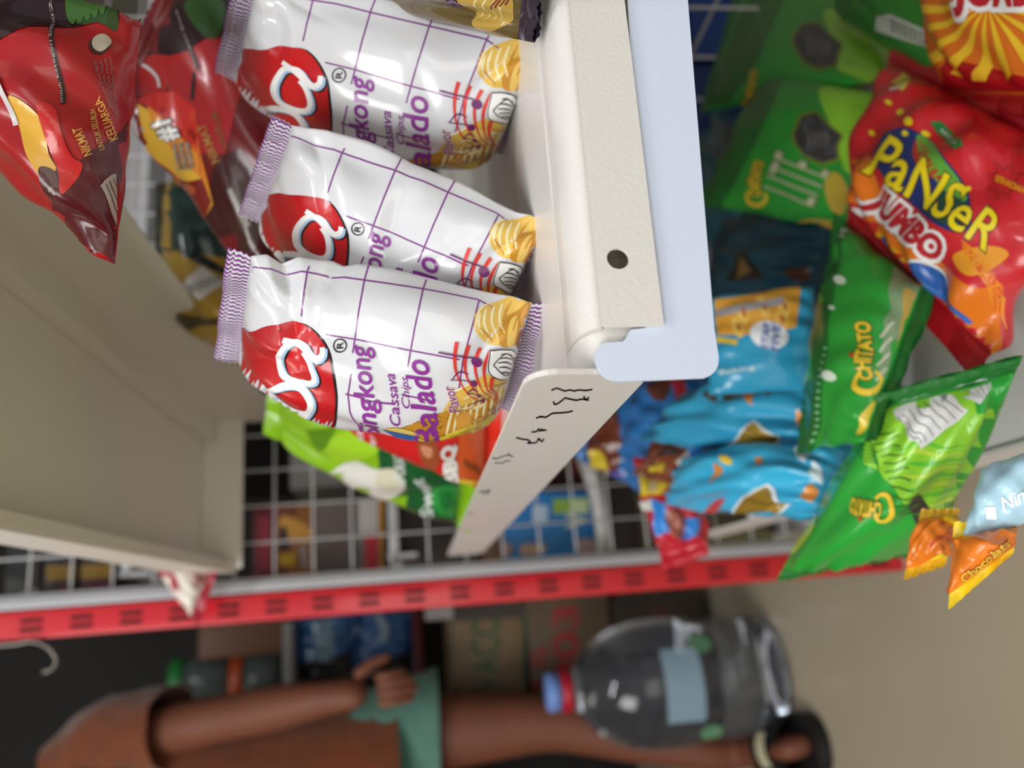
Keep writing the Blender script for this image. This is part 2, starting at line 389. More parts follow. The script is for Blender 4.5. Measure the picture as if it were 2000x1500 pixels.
top_in = [(y+.0010, z-.0010) for y, z in top[::-1]]
xprism(top+top_in, .0724, 1.0, -.012*.9, cream, mb)
def dz(x): return -.012*.9*(x-.0724)/(1.0-.0724)
def lipq(x0, x1, z0, z1):
    mb.add([(x, y, z+dz(x)) for y in (YL, YL+.001) for x, z in ((x0, z0), (x1, z0), (x1, z1), (x0, z1))], [(3,2,1,0),(4,5,6,7),(0,1,5,4),(2,3,7,6),(1,2,6,5),(3,0,4,7)], cream)
lipq(.0724, hx-.007, ZB, ZT); lipq(hx+.007, 1.0, ZB, ZT)
vs = []; angs = sorted([2*pi*k/32 for k in range(32)]+[math.atan2(v_, u_) % (2*pi) for u_ in (-.007, .007) for v_ in (ZT-hz, ZB-hz)]); N = len(angs)
for a in angs:
    c, s = cos(a), sin(a); q = max(abs(c)/.007, max(s, 0)/(ZT-hz), max(-s, 0)/(hz-ZB)); vs.append((c, s, 1/q))
ring = []
for y in (YL, YL+.001):
    ring += [(hx+c*hr, y, hz+s*hr+dz(hx)) for c, s, q in vs]; ring += [(hx+c*q, y, hz+s*q+dz(hx+c*q)) for c, s, q in vs]
fs = [(k, (k+1) % N, N+(k+1) % N, N+k) for k in range(N)]+[(2*N+k, 3*N+k, 3*N+(k+1) % N, 2*N+(k+1) % N) for k in range(N)]+[(k, 2*N+k, 2*N+(k+1) % N, (k+1) % N) for k in range(N)]
mb.add(ring, fs, cream); mb.build('front_lip', sh, sh.location)
mb = MB(); x0 = XL-.0008
prof = [at(q[0], q[1], 0, x0)[1:] for q in [(1023,752),(1032,744),(1048,737),(1070,732.5),(1088,731),(1172,731),(1230,738),(1256,747)]]
prof = [tuple(p) for p in prof]+[(.91, .4985), (.93, .503), (.93, .5365), (.90, .5375)]
mb.prism(prof, 'x', x0, XL+.0008, cream)
b = bmesh.new()
fl = [(.236, .5222), (.2240, .5219), (.2175, .5207), (.2145, .5190), (.2128, .5165), (.2122, .513), (.2122, .4992)]; xprism(fl+[(y+.001, z-.0008) for y, z in fl[::-1]], XL, .0765, 0, cream, mb)
# pen marks on the outside of the bracket
def mark(strokes, m, w=1.6):
    for st in strokes:
        P = np.array(smooth(st, 5, False)); d = np.gradient(P, axis=0); d /= np.linalg.norm(d, axis=1, keepdims=True)+1e-9; nn = np.stack([-d[:, 1], d[:, 0]], -1)*w/2
        n = len(P); pts = [at(q[0], q[1], 0, x0-.00015) for q in np.vstack([P+nn, P-nn])]
        mb.add(pts, [(i, i+1, n+i+1, n+i) for i in range(n-1)], m)
mark([[(1077,763),(1085,759),(1092,760),(1103,764),(1112,762),(1122,764),(1130,762),(1144,763),(1157,761)],
      [(1081,784),(1083,790),(1090,788),(1102,779)], [(1102,777),(1114,780),(1126,782),(1136,780),(1150,782)], [(1140,774),(1144,781),(1150,776)]], ink, 3)
mark([[(1047,817),(1056,814),(1066,815),(1078,808),(1088,807),(1104,806),(1115,804),(1118,802)], [(1055,815),(1060,814)]], ink, 3)
mark([[(1038,844),(1048,843),(1052,838),(1054,842),(1061,840),(1067,841)], [(1056,838),(1062,842)],
      [(1008,855),(1020,858),(1032,860),(1036,866),(1030,865),(1046,865),(1052,858),(1058,863),(1062,857)], [(1050,856),(1056,860)]], ink, 3)
mark([[(961,895),(972,896),(980,892),(988,890),(996,888)], [(966,904),(974,905),(982,904),(990,900),(996,902)], [(992,886),(998,892),(1002,890)]], inkf, 2.2)
mark([[(934,960),(942,959),(952,960),(958,957)], [(940,963),(950,964),(956,962)], [(952,955),(956,960)]], inkf, 2.2)
mark([[(912,1003),(920,1002),(926,1003)], [(914,1006),(922,1006)]], inkr, 2.2)
mark([[(902,1032),(908,1032)]], inkr, 2.2)
mb.build('side_bracket', sh, sh.location)
mb = MB()
rail = [(1395,640),(1404,698),(1403,712),(1398,724),(1388,733),(1376,738),(1215,745),(1198,744),(1184,738),(1172,727),(1164,710),(1162,696),(1165,683),(1173,673),(1184,669),(1204,668),(1216,667),(1223,660),(1226,652),(1232,644),(1262,640)]
P = [at(a, b_, 1, .2098) for a, b_ in rail]
pa_, pb_ = at(1343.6, 0, 1, .2098), at(1395, 640, 1, .2098); d = (pa_-pb_)/(pa_[0]-pb_[0])
P += [P[-1]+d*(.95-P[-1][0]), pb_+d*(.95-pb_[0])]
n = len(P); Q = [p+np.array([0, .0009, 0]) for p in P]
mb.add(P+Q, [tuple(range(n)), tuple(range(2*n-1, n-1, -1))]+[(i, (i+1) % n, n+(i+1) % n, n+i) for i in range(n)], white)
ro = mb.build('price_rail', sh, sh.location); ro['label'] = 'bluish white flat price rail with rounded end tab'

# upper shelf
su = shelf((.14, .93, .80), 'cream metal shelf overhead, seen from its plain underside')
MB().box((.062, .20, .800), (.2235, .925, .803), cream2).build('deck', su, su.location)
mb = MB(); mb.prism([(.20, .812), (.20, .79), (.93, .766), (.94, .77), (.94, .812)], 'x', .058, .0598, cream2)
mb.prism([(.20, .790), (.20, .7885), (.93, .7645), (.93, .766)], 'x', .0598, .068, cream2); mb.build('side_bracket', su, su.location)
mb = MB(); mb.prism([(.15, .800), (.15, .7207), (.80, .7175), (.905, .712), (.925, .725), (.925, .80)], 'x', .2235, .225, cream2)
mb.box((.20, .15, .7845), (.2235, .90, .7995), cream2); mb.build('middle_bracket', su, su.location)
mb = MB(); mb.box((.062, .917, .757), (.2235, .920, .7995), cream2); mb.build('rear_beam', su, su.location)
mb = MB(); mb.box((.062, .195, .788), (.2235, .1965, .803), cream); mb.build('front_lip', su, su.location)

# lower shelf
sl = shelf((.18, .93, .26), 'low cream metal shelf crowded with green and red snack bags')
MB().box((.062, .12, .2565), (.31, .74, .26), mat('brightened_deck_enamel', '#f1eeea', .4, 0, .1)).build('deck', sl, sl.location)  # deck enamel whitened to stand in for light that misses it
MB().box((.062, .1185, .238), (.31, .1199, .260), cream).build('front_lip', sl, sl.location)
mb = MB(); mb.prism([(.12, .262), (.12, .238), (.93, .222), (.93, .262)], 'x', XL-.0014, XL+.0008, cream); mb.build('side_bracket', sl, sl.location)

# upright post with slots, and the grey frame beside it
up = tag(empty('slotted_upright', (.03, .955, 0)), 'red slotted steel upright at the open end of the shelves', 'shelf post')
mb = MB(); mb.box((.0055, .93, .0), (.0345, .955, 1.55), red, .0015)
z = .02
while z < 1.5:
    for x in (.0125, .0215): mb.box((x, .9285, z), (x+.0048, .9302, z+.021), slotm)
    z += .0495
mb.build('post', up, up.location)
mb = MB(); mb.box((.0358, .932, .0), (.0475, .95, 1.55), greyp, .002); mb.build('frame_edge', up, up.location)['label'] = 'pale grey edge beside the red post'
pn = tag(empty('wire_mesh_panel', (.55, .97, .05)), 'white wire grid closing the back of the shelves', 'wire grid')
mb = MB(); x = .0895
while x < 1.15: mb.tube([(x, .942, .06), (x, .942, 1.5)], .0013, wirem, 6); x += .0405
z = .09
while z < 1.5: mb.tube([(.05, .9445, z), (1.15, .9445, z)], .0013, wirem, 6); z += .0425
mb.build('wire_grid', pn, pn.location)
MB().box((.046, .938, .04), (.0515, .948, 1.5), wirem, .001).build('frame_bar', pn, pn.location)

dv = tag(empty('wire_divider', (.5, .76, .05)), 'white wire divider standing behind the green pouches at the picture top', 'wire grid'); mb = MB()
y = .45
while y < .93: mb.tube([(.5, y, .05), (.5, y, .42)], .0016, wirem, 6); y += .0675
for z in (.07, .18, .285, .40): mb.tube([(.5018, .44, z), (.5018, .93, z)], .0016, wirem, 6)
mb.build('wire_grid', dv, dv.location)
# ------------------------------------------------------------------ white cassava chip packs
def qtela(T, corners, label, seed, extra=None, dents=(), **kw):
    """T maps the artwork as it sits on the front pack to where it sits on this one"""
    d = dict(er=.9, bk=.22, skew=.86, wr=.0015, sealh=.0085, topf=.1, botf=-.1); d.update(kw)
    B_ = Bag([T(*c[:2])+(c[2],) for c in corners], d.pop('B', .037), film('#d9dade', .24, .5), stripes='#7c3f86', label=label, cat='snack bag',
             group=None, cut=5, ns=110, nt=84, seed=seed, dents=dents, name='cassava_chip_bag', **d)
    PU, RD, BK, WH, LB = '#8a2f93', '#c21820', '#1c1416', '#f4f3f3', '#a9c6e6'
    GL = '#84448c'
    t = lambda pts: [T(*p) for p in pts]
    def line(p, w, c, l=0, sm=False): B_.line(t(p), w, c, l, sm)
    def poly(p, c, l=0, n=0): B_.poly(t(smooth(p, n) if n else p), c, l)
    def text(s, a, b, h, c, l=2, **k): B_.text(s, T(*a), T(*b), h, c, l, **k)
    # purple grid
    for g in ([(478,521),(560,527),(640,535),(700,545),(780,558),(860,570),(935,583),(962,598)], [(634,656),(690,664),(800,685),(898,702)]): line(g, 3.2, GL, 0)
    for g in ([(614,492),(600,530),(592,580),(587,620)], [(724,505),(712,545),(700,610),(688,692)], [(838,530),(826,565),(810,640),(796,718)],
              [(948,556),(935,590),(920,645),(905,700),(896,762)], [(686,730),(680,770),(684,800),(702,845)], [(675,768),(712,778)], [(785,777),(835,786)], [(720,782),(770,790)]): line(g, 3.2, GL, 0)
    # red roundel with script letters
    rd = [(452,652),(500,642),(545,636),(580,634),(600,641),(622,662),(640,690),(648,720),(653,752),(655,790),(650,838),(648,870),(560,868),(500,800),(470,740)]
    poly([(x+(5 if x > 570 else 0), y) for x, y in rd], BK, 0, 5); poly(rd, gradfilm('roundel_red', [(.55, '#b5131c'), (.78, '#c8161d'), (.92, '#a8101a')]), 1, 5)
    def letter(strokes, w, dx=0, dy=0):
        for off, c, l, ww in ((9, BK, 2, 0), (5, LB, 3, 0), (0, WH, 4, 0)):
            for st in strokes: line([(x+off, y+off*.55) for x, y in st[0]], [st[1]*k for k in (.75, 1, 1, .8)] if isinstance(st[1], (int, float)) else st[1], c, l, True)
    letter([([(606,694),(586,674),(560,674),(546,692),(542,712),(552,736),(580,750),(606,751),(614,736),(604,708),(590,692)], 11.5), ([(552,664),(580,676),(600,690),(616,700),(628,694),(629,680)], 12)], 13)
    letter([([(526,754),(552,752),(585,760),(606,785),(600,806),(575,802),(545,785),(528,768)], 12), ([(528,768),(520,758),(510,756)], 9), ([(560,806),(545,790),(525,775)], 8)], 12)
    letter([([(540,812),(575,824),(610,830)], 9), ([(520,800),(560,822),(600,838)], 6)], 9)
    # words
    text('R', (669,683), (669,670), 13, BK, 2, bold=.02)
    c = [(663+12.5*cos(a), 677+12.5*sin(a)) for a in np.linspace(0, 2*pi, 25)[:-1]]; B_.line([T(*p) for p in c]+[T(*c[0])], 2.4, BK, 2)
    for a, b, s, h in (((742,858),(716,672),'Singkong',40), ((862,864),(834,700),'Balado',50)):
        text(s, a, b, h, PU, 3, bold=.018, shear=.32)
    text('Cassava', (784,824), (769,732), 20, PU, 2, shear=.4, bold=.01); text('Chips', (800,798), (795,738), 16, PU, 2, shear=.4, bold=.0)
    text('Flavor', (900,804), (884,754), 22, PU, 4, shear=.3, bold=.015, outline='#f3e6c0', ow=.05); text('Rasa', (868,862), (850,826), 20, PU, 4, shear=.3, bold=.01)
    # crisps
    CH, CD, CL, CB = '#e3bb55', '#c98f2c', '#f3e6b0', '#8a4a20'
    poly([(943,598),(960,590),(1000,575),(1020,580),(1030,592),(1018,625),(1010,660),(985,672),(955,672),(934,655),(925,636),(928,612)], CH, 0, 5)
    for q in ([(950,602),(945,630),(958,662)], [(966,596),(960,626),(972,660)], [(982,590),(976,620),(985,650)], [(938,612),(934,634),(943,652)]): line(q, [3, 6, 5, 2], CL, 1, True)
    poly([(985,618),(1010,605),(1030,590),(1036,600),(1016,640),(1008,672),(980,676),(975,650)], CD, 1, 4); poly([(996,628),(1012,618),(1004,670),(990,672)], '#edc765', 2, 4)
    poly([(1018,642),(1034,650),(1036,668),(1020,676),(1008,674)], CB, 2, 4)
    poly([(1016,618),(1034,590),(1040,598),(1022,640)], '#d9a24a', 3, 4)
    poly([(890,768),(925,745),(960,728),(990,735),(1012,745),(990,780),(955,812),(915,835),(880,850),(860,852),(850,835),(868,800)], CH, 0, 5)
    poly([(770,834),(800,832),(850,842),(900,858),(935,852),(970,820),(1000,790),(1015,765),(1000,800),(950,858),(900,872),(850,868),(800,856)], CD, 1, 4)
    for k in range(9): x = 878+k*14; line([(x-6, 846-k*6), (x, 822-k*7), (x+6, 802-k*7)], [2, 5, 5, 2], CL, 2, True)
    for q in ([(905,780),(935,768),(962,772)], [(900,800),(930,800),(950,790)], [(930,750),(950,760),(985,752)]): line(q, [2, 5, 5, 2], CL, 2, True)
    poly([(940,845),(975,812),(1000,785),(1010,790),(985,825),(950,855)], CB, 2, 4)
    poly([(745,834),(790,842),(822,846),(810,858),(780,855)], '#2b63a8', 3); poly([(820,848),(900,862),(940,850),(990,800),(985,830),(940,868),(890,874),(815,860)], '#e9d23a', 3, 3)
    poly([(752,832),(775,828),(805,836),(820,844),(790,840)], '#e2c46a', 4, 3)
    for q in ([(935,640),(950,652),(962,668)], [(1000,585),(990,605),(985,628)], [(1024,600),(1010,622),(1002,645)], [(880,800),(900,806),(925,800)], [(915,822),(940,812),(960,795)], [(960,745),(975,752),(990,750)]): line(q, [1, 4, 2], CD, 3, True)
    for q in ([(955,590),(938,604),(930,625),(928,645)], [(880,770),(900,760),(925,745)], [(975,735),(1000,742),(1008,752)]): line(q, [1, 3, 3, 1], '#fbf3cf', 3, True)
    poly([(930,760),(955,752),(965,770),(940,782)], '#eecb6a', 3, 4); poly([(890,815),(915,808),(920,828),(898,836)], '#d79b3c', 3, 4); poly([(985,760),(1003,755),(990,782),(975,790)], '#e9c25c', 3, 4)
    # staff of music
    for o_, q in enumerate(([(892,668),(888,700),(893,735),(912,768),(945,792)], [(915,674),(908,705),(912,738),(930,765),(955,790)], [(938,680),(928,708),(932,740),(945,765),(965,785)],
                            [(958,684),(946,715),(948,745),(958,768),(975,786)], [(962,735),(960,755),(970,775),(985,785)])):
        line(q, [8, 7, 4, 2, 1.5], '#d8382e', 5, True)
    MG = '#6d1f63'
    for (nx, ny, r, sx, sy) in ((931,707,11,856,688), (926,749,7,880,744), (943,787,4,920,792), (936,773,4.5,912,768)):
        B_.ell(*T(nx, ny), r, r*.8, 20, MG, 6); line([(nx-2, ny-r*.6), (sx, sy)], 3 if r > 8 else 1.8, MG, 6)
    line([(882,745),(892,731),(903,728),(916,732)], [2, 3, 3, 1], MG, 6, True); line([(912,768),(924,760),(934,764)], [1, 3, 1], MG, 6, True)
    # certification square with flame-like emblem
    poly([(960,682),(1008,684),(1030,680),(1036,700),(1024,722),(1010,735),(955,730),(955,690)], '#f3f3f2', 6, 3)
    B_.line(t(smooth([(962,683),(1006,686),(1006,732),(958,729),(957,690)], 6)), 2, BK, 7, closed=True)
    for y in range(5): line([(972+abs(2-y)*3, 692+y*8), (988, 690+y*8), (1000, 693+y*7.5)], [1.5, 2.6, 1.5], BK, 8, True)
    line([(964,712),(975,700),(990,690),(1003,700),(1003,716),(990,727),(976,722),(964,712)], 2, BK, 8, True)
    text('HALAL', (1018,726), (1012,690), 9, BK, 8, bold=.03); text('INDONESIA', (1026,716), (1021,690), 5, BK, 8, bold=.02)
    if extra: extra(B_, line, poly, text)
    return B_.build()
C1 = [(978,806,.335), (1043,578,.262), (492,486,.262), (462,716,.335)]
n1 = complex(930, 708)
def sim(nx, ny, m): return lambda x, y: (lambda z: (z.real, z.imag))(complex(nx, ny)+(complex(x, y)-n1)*m)
def ex1(B_, line, poly, text):
    text('O', (455,592), (440,578), 14, '#c9303a', 2, bold=.02); text('Orit', (432,625), (440,598), 9, '#1c1416', 2)
b1 = qtela(lambda x, y: (float(x), float(y)), C1, 'white cassava chip bag nearest the shelf end, leftmost of the upright row', 3, ex1,
      dents=((.93, .86, .5, .02, .005, .005), (.86, .93, 1.1, .012, .004, .003), (.98, .7, -.6, .014, .004, .002), (.8, .74, .2, .012, .004, .0012), (.7, .45, 1.0, .03, .006, .001), (.85, .12, -.7, .012, .004, .0025), (.6, .82, -.9, .022, .005, .0018), (.72, .6, 1.2, .02, .008, .0012)))
b2 = qtela(sim(945, 530, complex(245, 83)/complex(266, 31)), C1, 'white cassava chip bag in the middle of the upright row, half covered by its neighbour', 8,
      dents=((.8, .5, .3, .015, .006, .0018), (.9, .85, .9, .014, .005, .003), (.75, .3, -.8, .016, .005, .0012), (.85, .12, -.7, .012, .004, .0025), (.9, .45, 1.8, .012, .008, .0012)))
b3 = qtela(sim(930, 205, complex(267, 58)/complex(266, 31)), C1, 'white cassava chip bag farthest along the upright row', 15,
      dents=((.9, .8, 1.4, .012, .008, .0042), (.8, .88, .6, .016, .005, .003), (.7, .3, .9, .016, .005, .0012), (.88, .12, -.7, .012, .004, .0025), (.85, .6, 1.7, .02, .01, .0015)))
# ------------------------------------------------------------------ other snack bags on the middle shelf
ZMIN = .5235
def bag(corners, B, base, label, seed=0, **kw):
    cc = []
    for px, py, y in corners:
        if px > 860:                       # keep every corner above the shelf it lies on
            r = RC @ np.array([(750-py)/FPX, 1, -(px-1000)/FPX]); ym = (ZMIN+(.25 if ZMIN > .3 else .45)*B-CAM_H)/r[2]*r[1] if r[2] < 0 else 9
            y = min(y, ym) if ZMIN > .3 or at(px, py, 1, min(y, ym))[0] < .32 else y
        cc.append((px, py, y))
    corners = cc
    d = dict(er=1.02, bk=.6, wr=.0014, sealh=.01, ns=44, nt=34, cut=16); d.update(kw)
    return Bag(corners, B, base, label=label, seed=seed, **d)
YL, OR, DK, WT = '#e8c534', '#e07a1e', '#1a1013', '#ecebe8'
mg = gradfilm('maroon_bag_print', [(0, '#4a0d18'), (.3, '#5b0f19'), (.42, '#b01a1c'), (.8, '#a5161b'), (.9, '#2c0a14'), (1, '#230a12')])
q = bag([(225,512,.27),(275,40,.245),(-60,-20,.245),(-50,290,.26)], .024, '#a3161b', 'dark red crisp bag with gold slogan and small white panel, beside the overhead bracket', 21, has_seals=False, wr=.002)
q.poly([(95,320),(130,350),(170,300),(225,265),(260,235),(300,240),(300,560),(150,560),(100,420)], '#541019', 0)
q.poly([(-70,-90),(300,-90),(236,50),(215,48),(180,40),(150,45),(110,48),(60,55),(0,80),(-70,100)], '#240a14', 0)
q.blob([(130,10),(160,-20),(215,-20),(232,30),(228,60),(190,45),(150,40)], '#2b4a1e', 1)
for k in range(5): q.blob([(138+k*16,0),(150+k*16,18),(140+k*16,40),(128+k*16,22)], '#3f6a2a', 2)
q.ell(196, 88, 22, 20, 0, '#3a2524', 1); q.ell(199, 84, 19, 19, 0, '#bfb3a3', 2)
q.line([(100,0),(104,60),(112,120),(120,200)], 9, '#2a1414', 2); q.text('untuk kategori Snack 2025', (119,198), (101,2), 6, '#b3a9a5', 3)
q.text('NIKMAT', (184,302), (163,250), 17, '#d8a24a', 3, bold=.03); q.text('UNTUK SELURUH', (206,292), (180,208), 11, '#c89c50', 3, bold=.03); q.text('KELUARGA', (232,272), (196,188), 18, '#d8a24a', 3, bold=.03)
for k in range(4): q.text('Indonesia Qtela Maicih', (218+k*5,210+k*6), (190+k*10,122-k*2), 6, '#8f6a68', 2)
q.blob([(75,205),(110,215),(140,300),(165,325),(128,375),(115,335),(90,270)], '#c11f1d', 3)
q.blob([(20,190),(80,230),(95,300),(110,330),(90,345),(50,290)], '#d9a637', 2); q.blob([(80,325),(110,335),(120,370),(95,372)], '#4a2115', 3)
q.line([(-5,150),(12,190),(28,245)], 10, '#cfc9cb', 4, True)
q.poly([(200,362),(262,318),(275,330),(276,385),(258,442),(234,452)], '#b1a89c', 3)
for k in range(7): q.line([(212+k*7,360-k*5),(240+k*5,446-k*9)], 2, '#4c4542', 4)
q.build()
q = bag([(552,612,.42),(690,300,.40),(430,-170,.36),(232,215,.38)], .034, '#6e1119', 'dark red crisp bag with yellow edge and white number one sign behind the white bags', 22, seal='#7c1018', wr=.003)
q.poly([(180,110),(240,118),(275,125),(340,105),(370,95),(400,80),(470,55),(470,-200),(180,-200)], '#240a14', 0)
q.poly([(262,120),(300,105),(330,108),(380,95),(415,75),(470,90),(470,180),(440,300),(380,300),(330,160),(280,190)], '#a3181c', 1)
q.blob([(360,10),(400,-10),(440,10),(420,80),(385,60)], '#2b4a1e', 1)
q.line([(340,0),(352,50),(378,110),(388,135)], 9, '#2a1414', 2, True); q.line([(378,140),(374,195)], 8, '#2a1414', 2)
q.text('kategori Snack', (384,128), (346,20), 5, '#a39a97', 3)
q.ell(452, 88, 19, 20, 0, '#b9ad9b', 3)
q.poly([(290,185),(340,180),(380,210),(390,290),(400,330),(415,400),(400,425),(340,360),(290,290)], gradfilm('number_one_print', [(.0, '#6e1119'), (.3, '#8e1d16'), (.42, '#e0a92f'), (.55, '#e07a1e'), (.68, '#c9241b'), (1, '#b01a1c')]), 2)
q.poly([(272,195),(300,180),(345,180),(372,205),(385,245),(388,290),(330,250),(300,215)], '#c4241b', 2)
q.poly([(275,200),(300,220),(345,270),(395,350),(348,352),(310,310),(290,285)], '#e3b23a', 3); q.poly([(290,205),(330,240),(388,300),(392,345),(340,290),(300,240)], '#df8a26', 4)
q.poly([(348,352),(395,348),(412,395),(402,424),(378,400)], '#7c1a18', 4); q.ell(372,365,14,9,30,'#b4522a',5)
q.line([(262,120),(285,130),(305,150),(310,170)], 6, '#c9c2c4', 4, True); q.line([(250,210),(262,235),(280,255)], 22, '#bfb4b4', 4, True); q.line([(270,185),(280,250),(290,275)], 5, '#8a141e', 5, True)
q.text('#1', (350,268), (330,226), 34, '#f2efec', 6, bold=.06, shear=.2, outline='#2a1216', ow=.06)
for k, w_ in enumerate(('Traditional', 'Chips Brand', 'in Indonesia')): q.text(w_, (382-k*12,326), (370-k*12,276), 9, '#b9a18d', 6, bold=.04, outline='#2a1216', ow=.1)
q.text('NIKMAT', (430,314), (400,240), 17, '#a87a3c', 3, bold=.02); q.text('UNTUK', (446,290), (424,214), 14, '#7a4f2c', 3, bold=.02)
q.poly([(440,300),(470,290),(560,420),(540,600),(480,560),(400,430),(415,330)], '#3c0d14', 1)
q.poly([(444,370),(470,335),(520,420),(500,490),(470,440)], '#4b3a35', 2); q.line([(450,368),(470,410),(488,440)], 10, '#97918c', 3)
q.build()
q = bag([(480,720,.60),(520,370,.60),(330,360,.60),(325,620,.60)], .06, '#9c7a24', 'gold and black crisp bag lying deep on the shelf behind the white bags', 23, seal='#2c2a18', wr=.004)
q.poly([(300,340),(560,340),(560,560),(480,530),(440,505),(400,495),(350,488),(300,495)], '#14302c', 0); q.blob([(340,480),(400,500),(460,540),(420,530),(360,500)], '#0d1a18', 1)
q.poly([(358,556),(392,518),(438,552),(395,582)], '#b9b4ad', 1)
for k in range(9): q.line([(372+k*6,556-k*2.5),(386+k*6,568-k*2.5)], 2.4, '#55524f', 2)
q.line([(340,615),(380,632),(430,625)], 16, '#3a3014', 1, True)
q.build()
q = bag([(600,540,.40),(660,360,.40),(520,340,.40),(480,470,.40)], .02, '#a81a1e', 'red snack bag with yellow and green corner wedged behind the middle white bag', 24)
q.blob([(498,395),(520,380),(560,430),(600,520),(560,490),(525,475),(505,440)], '#d7cf5a', 1); q.blob([(500,420),(520,400),(530,430),(515,450)], '#3f9a35', 2); q.blob([(505,445),(540,440),(570,480),(540,478)], '#cfd4cf', 2)
q.build()
q = bag([(893,1026,.64),(945,660,.56),(560,640,.52),(545,858,.58)], .026, '#8cc21a', 'lime and dark green crisp bag standing behind the white bag at the shelf end', 25, seal='#8cc21a', wr=.003, sealh=.012)
q.poly([(745,700),(1000,640),(960,1100),(760,1000),(740,930),(738,870)], '#1d5a2e', 1)
q.blob([(640,928),(690,905),(730,918),(770,915),(795,940),(775,970),(720,975),(680,962)], '#e2e0da', 2)
q.blob([(735,925),(765,915),(790,935),(770,955),(745,950)], '#d8d3b8', 3); q.poly([(612,870),(640,858),(690,830),(720,830),(740,880),(700,905),(650,905)], '#a5d92a', 1); q.poly([(600,838),(660,830),(640,870),(618,890)], '#5d8f12', 2)
q.poly([(720,828),(770,828),(765,860),(745,850)], '#c5752a', 2)
q.text('ALPUKAT', (796,950), (790,880), 22, '#dfe5da', 3, bold=.03, shear=.3); q.text('Sweet', (850,1000), (828,925), 24, '#e6f0ea', 3, bold=.02, shear=.3)
q.blob([(840,965),(862,950),(890,950),(905,975),(895,1000),(875,1005),(850,990)], '#2f9a44', 3); q.blob([(855,965),(880,960),(890,985),(868,990)], '#1f7a36', 4)
q.build()
q = bag([(950,955,.50),(955,680,.42),(690,640,.40),(680,838,.44)], .024, '#c81f1f', 'red and orange barbecue snack bag between the white bag and the dark green bag', 26, seal='#e2341f')
q.text('Japanese', (718,905), (705,830), 14, '#ecd8d4', 2, bold=.02, shear=.3); q.text('Rings', (738,900), (728,850), 10, '#ecd8d4', 2, bold=.01)
q.blob([(815,860),(850,862),(860,890),(850,915),(825,900)], '#9c4a2a', 1); q.blob([(822,868),(845,872),(842,893),(828,888)], '#c98a66', 2)
q.poly([(898,840),(970,800),(970,980),(890,945)], '#d35a24', 1)
for k in range(3): q.ell(912+k*10, 905+k*6, 10, 6, 60, '#8f4a22', 2)
q.text('BBQ', (896,935), (886,868), 26, '#e6e4de', 3, bold=.05, outline='#b9b4a8', ow=.05); q.blob([(858,936),(890,928),(925,934),(935,938),(905,946),(870,946)], '#e8c23a', 3)
q.build()
q = bag([(372,1203,.90),(420,1092,.90),(360,1050,.90),(290,1092,.90)], .012, '#d9d0c6', 'small red and white snack bag poking out past the end of the overhead shelf', 27, seal='#9c1228')
q.poly([(280,1080),(315,1090),(345,1130),(372,1215),(290,1150)], '#9c1228', 1); q.poly([(360,1105),(400,1100),(405,1135),(385,1150)], '#8f5a58', 1)
q.build()
q = bag([(1012,75,.40),(1036,-160,.38),(470,-300,.38),(440,-40,.40)], .022, '#5a4a26', 'brown shaded crisp bag at the far end of the white bags', 28, seal='#2c2230', wr=.002)
q.blob([(905,-5),(950,0),(1000,-5),(1000,40),(960,60),(920,35)], '#a98a3c', 1); q.text('Balado', (905,15), (890,-60), 30, '#5e2a6a', 2, bold=.03, shear=.3)
for k in range(4): q.line([(925+k*16,40),(935+k*16,15),(940+k*16,-5)], [2, 5, 3], '#c7b57a', 2, True)
for k in range(4): q.line([(965+k*9,20-k*3),(975+k*9,0-k*3)], 3, '#6d1f1c', 3)
q.build()

# ------------------------------------------------------------------ snack bags on the low shelf
ZMIN = .2615
GR, GD, LM = '#2b9a35', '#1e6b2a', '#8fcf35'
def logo(q, a, b, h, l=3):
    q.text('CHITATO', a, b, h, YL, l, bold=.06, shear=.1, outline='#4a4a14', ow=.07)
    a, b = np.array(a, float), np.array(b, float); d = (b-a)/np.hypot(*(b-a)); up = np.array([d[1], -d[0]])
    c = a-d*h*.1+up*h*.3; th = np.linspace(.6, 5.6, 14); P = [tuple(c+d*cos(t)*h*.75+up*sin(t)*h*.95) for t in th]; q.line(P, [h*.2, h*.42, h*.42, h*.2], YL, l+2)
    p = a+d*h*1.6+up*h*1.15; q.ell(p[0], p[1], h*.16, h*.16, 0, '#c0381f', l+3, 12)
def nori(q, cx, cy, s, l=3):
    p = [(-48,-10),(-30,-38),(0,-45),(25,-20),(50,0),(42,22),(40,42),(5,50),(-25,35),(-42,10)]
    q.poly([(cx+x*s*1.1, cy+y*s*1.1) for x, y in p], '#7d8a2a', l); q.poly([(cx+x*s, cy+y*s) for x, y in p], mat('nori_print', '#4c4c4e', .4, 0, .3, var=.5, bscale=600), l+1)
    for k in range(4): q.line([(cx-26*s+k*13*s, cy-20*s+k*4*s), (cx-14*s+k*13*s, cy+4*s), (cx-18*s+k*12*s, cy+24*s)], [1, 5*s, 1], '#77777a', l+2, True)
def lime(q, pts, l=1, n=7, ang=None):
    q.blob(pts, LM, l)
    P = np.array(pts); c = P.mean(0); s = P.std(0); rr = random.Random(len(pts)*7+int(c[0]))
    for k in range(n):
        y = c[1]+(k/(n-1)-.5)*2.2*s[1]; x = c[0]+rr.uniform(-.6, .2)*s[0]; q.line([(x, y), (x+s[0]*1.1, y+rr.uniform(.1, .5)*s[1])], [1, 7, 1], '#5fb030' if k % 2 else '#b5dc4a', l+1)
q = bag([(1660,452,.50),(1745,192,.50),(1512,132,.56),(1378,398,.56)], .028, GR, 'green light potato crisp pouch with silver lettering leaning at the back of the low shelf', 31, seal=GD)
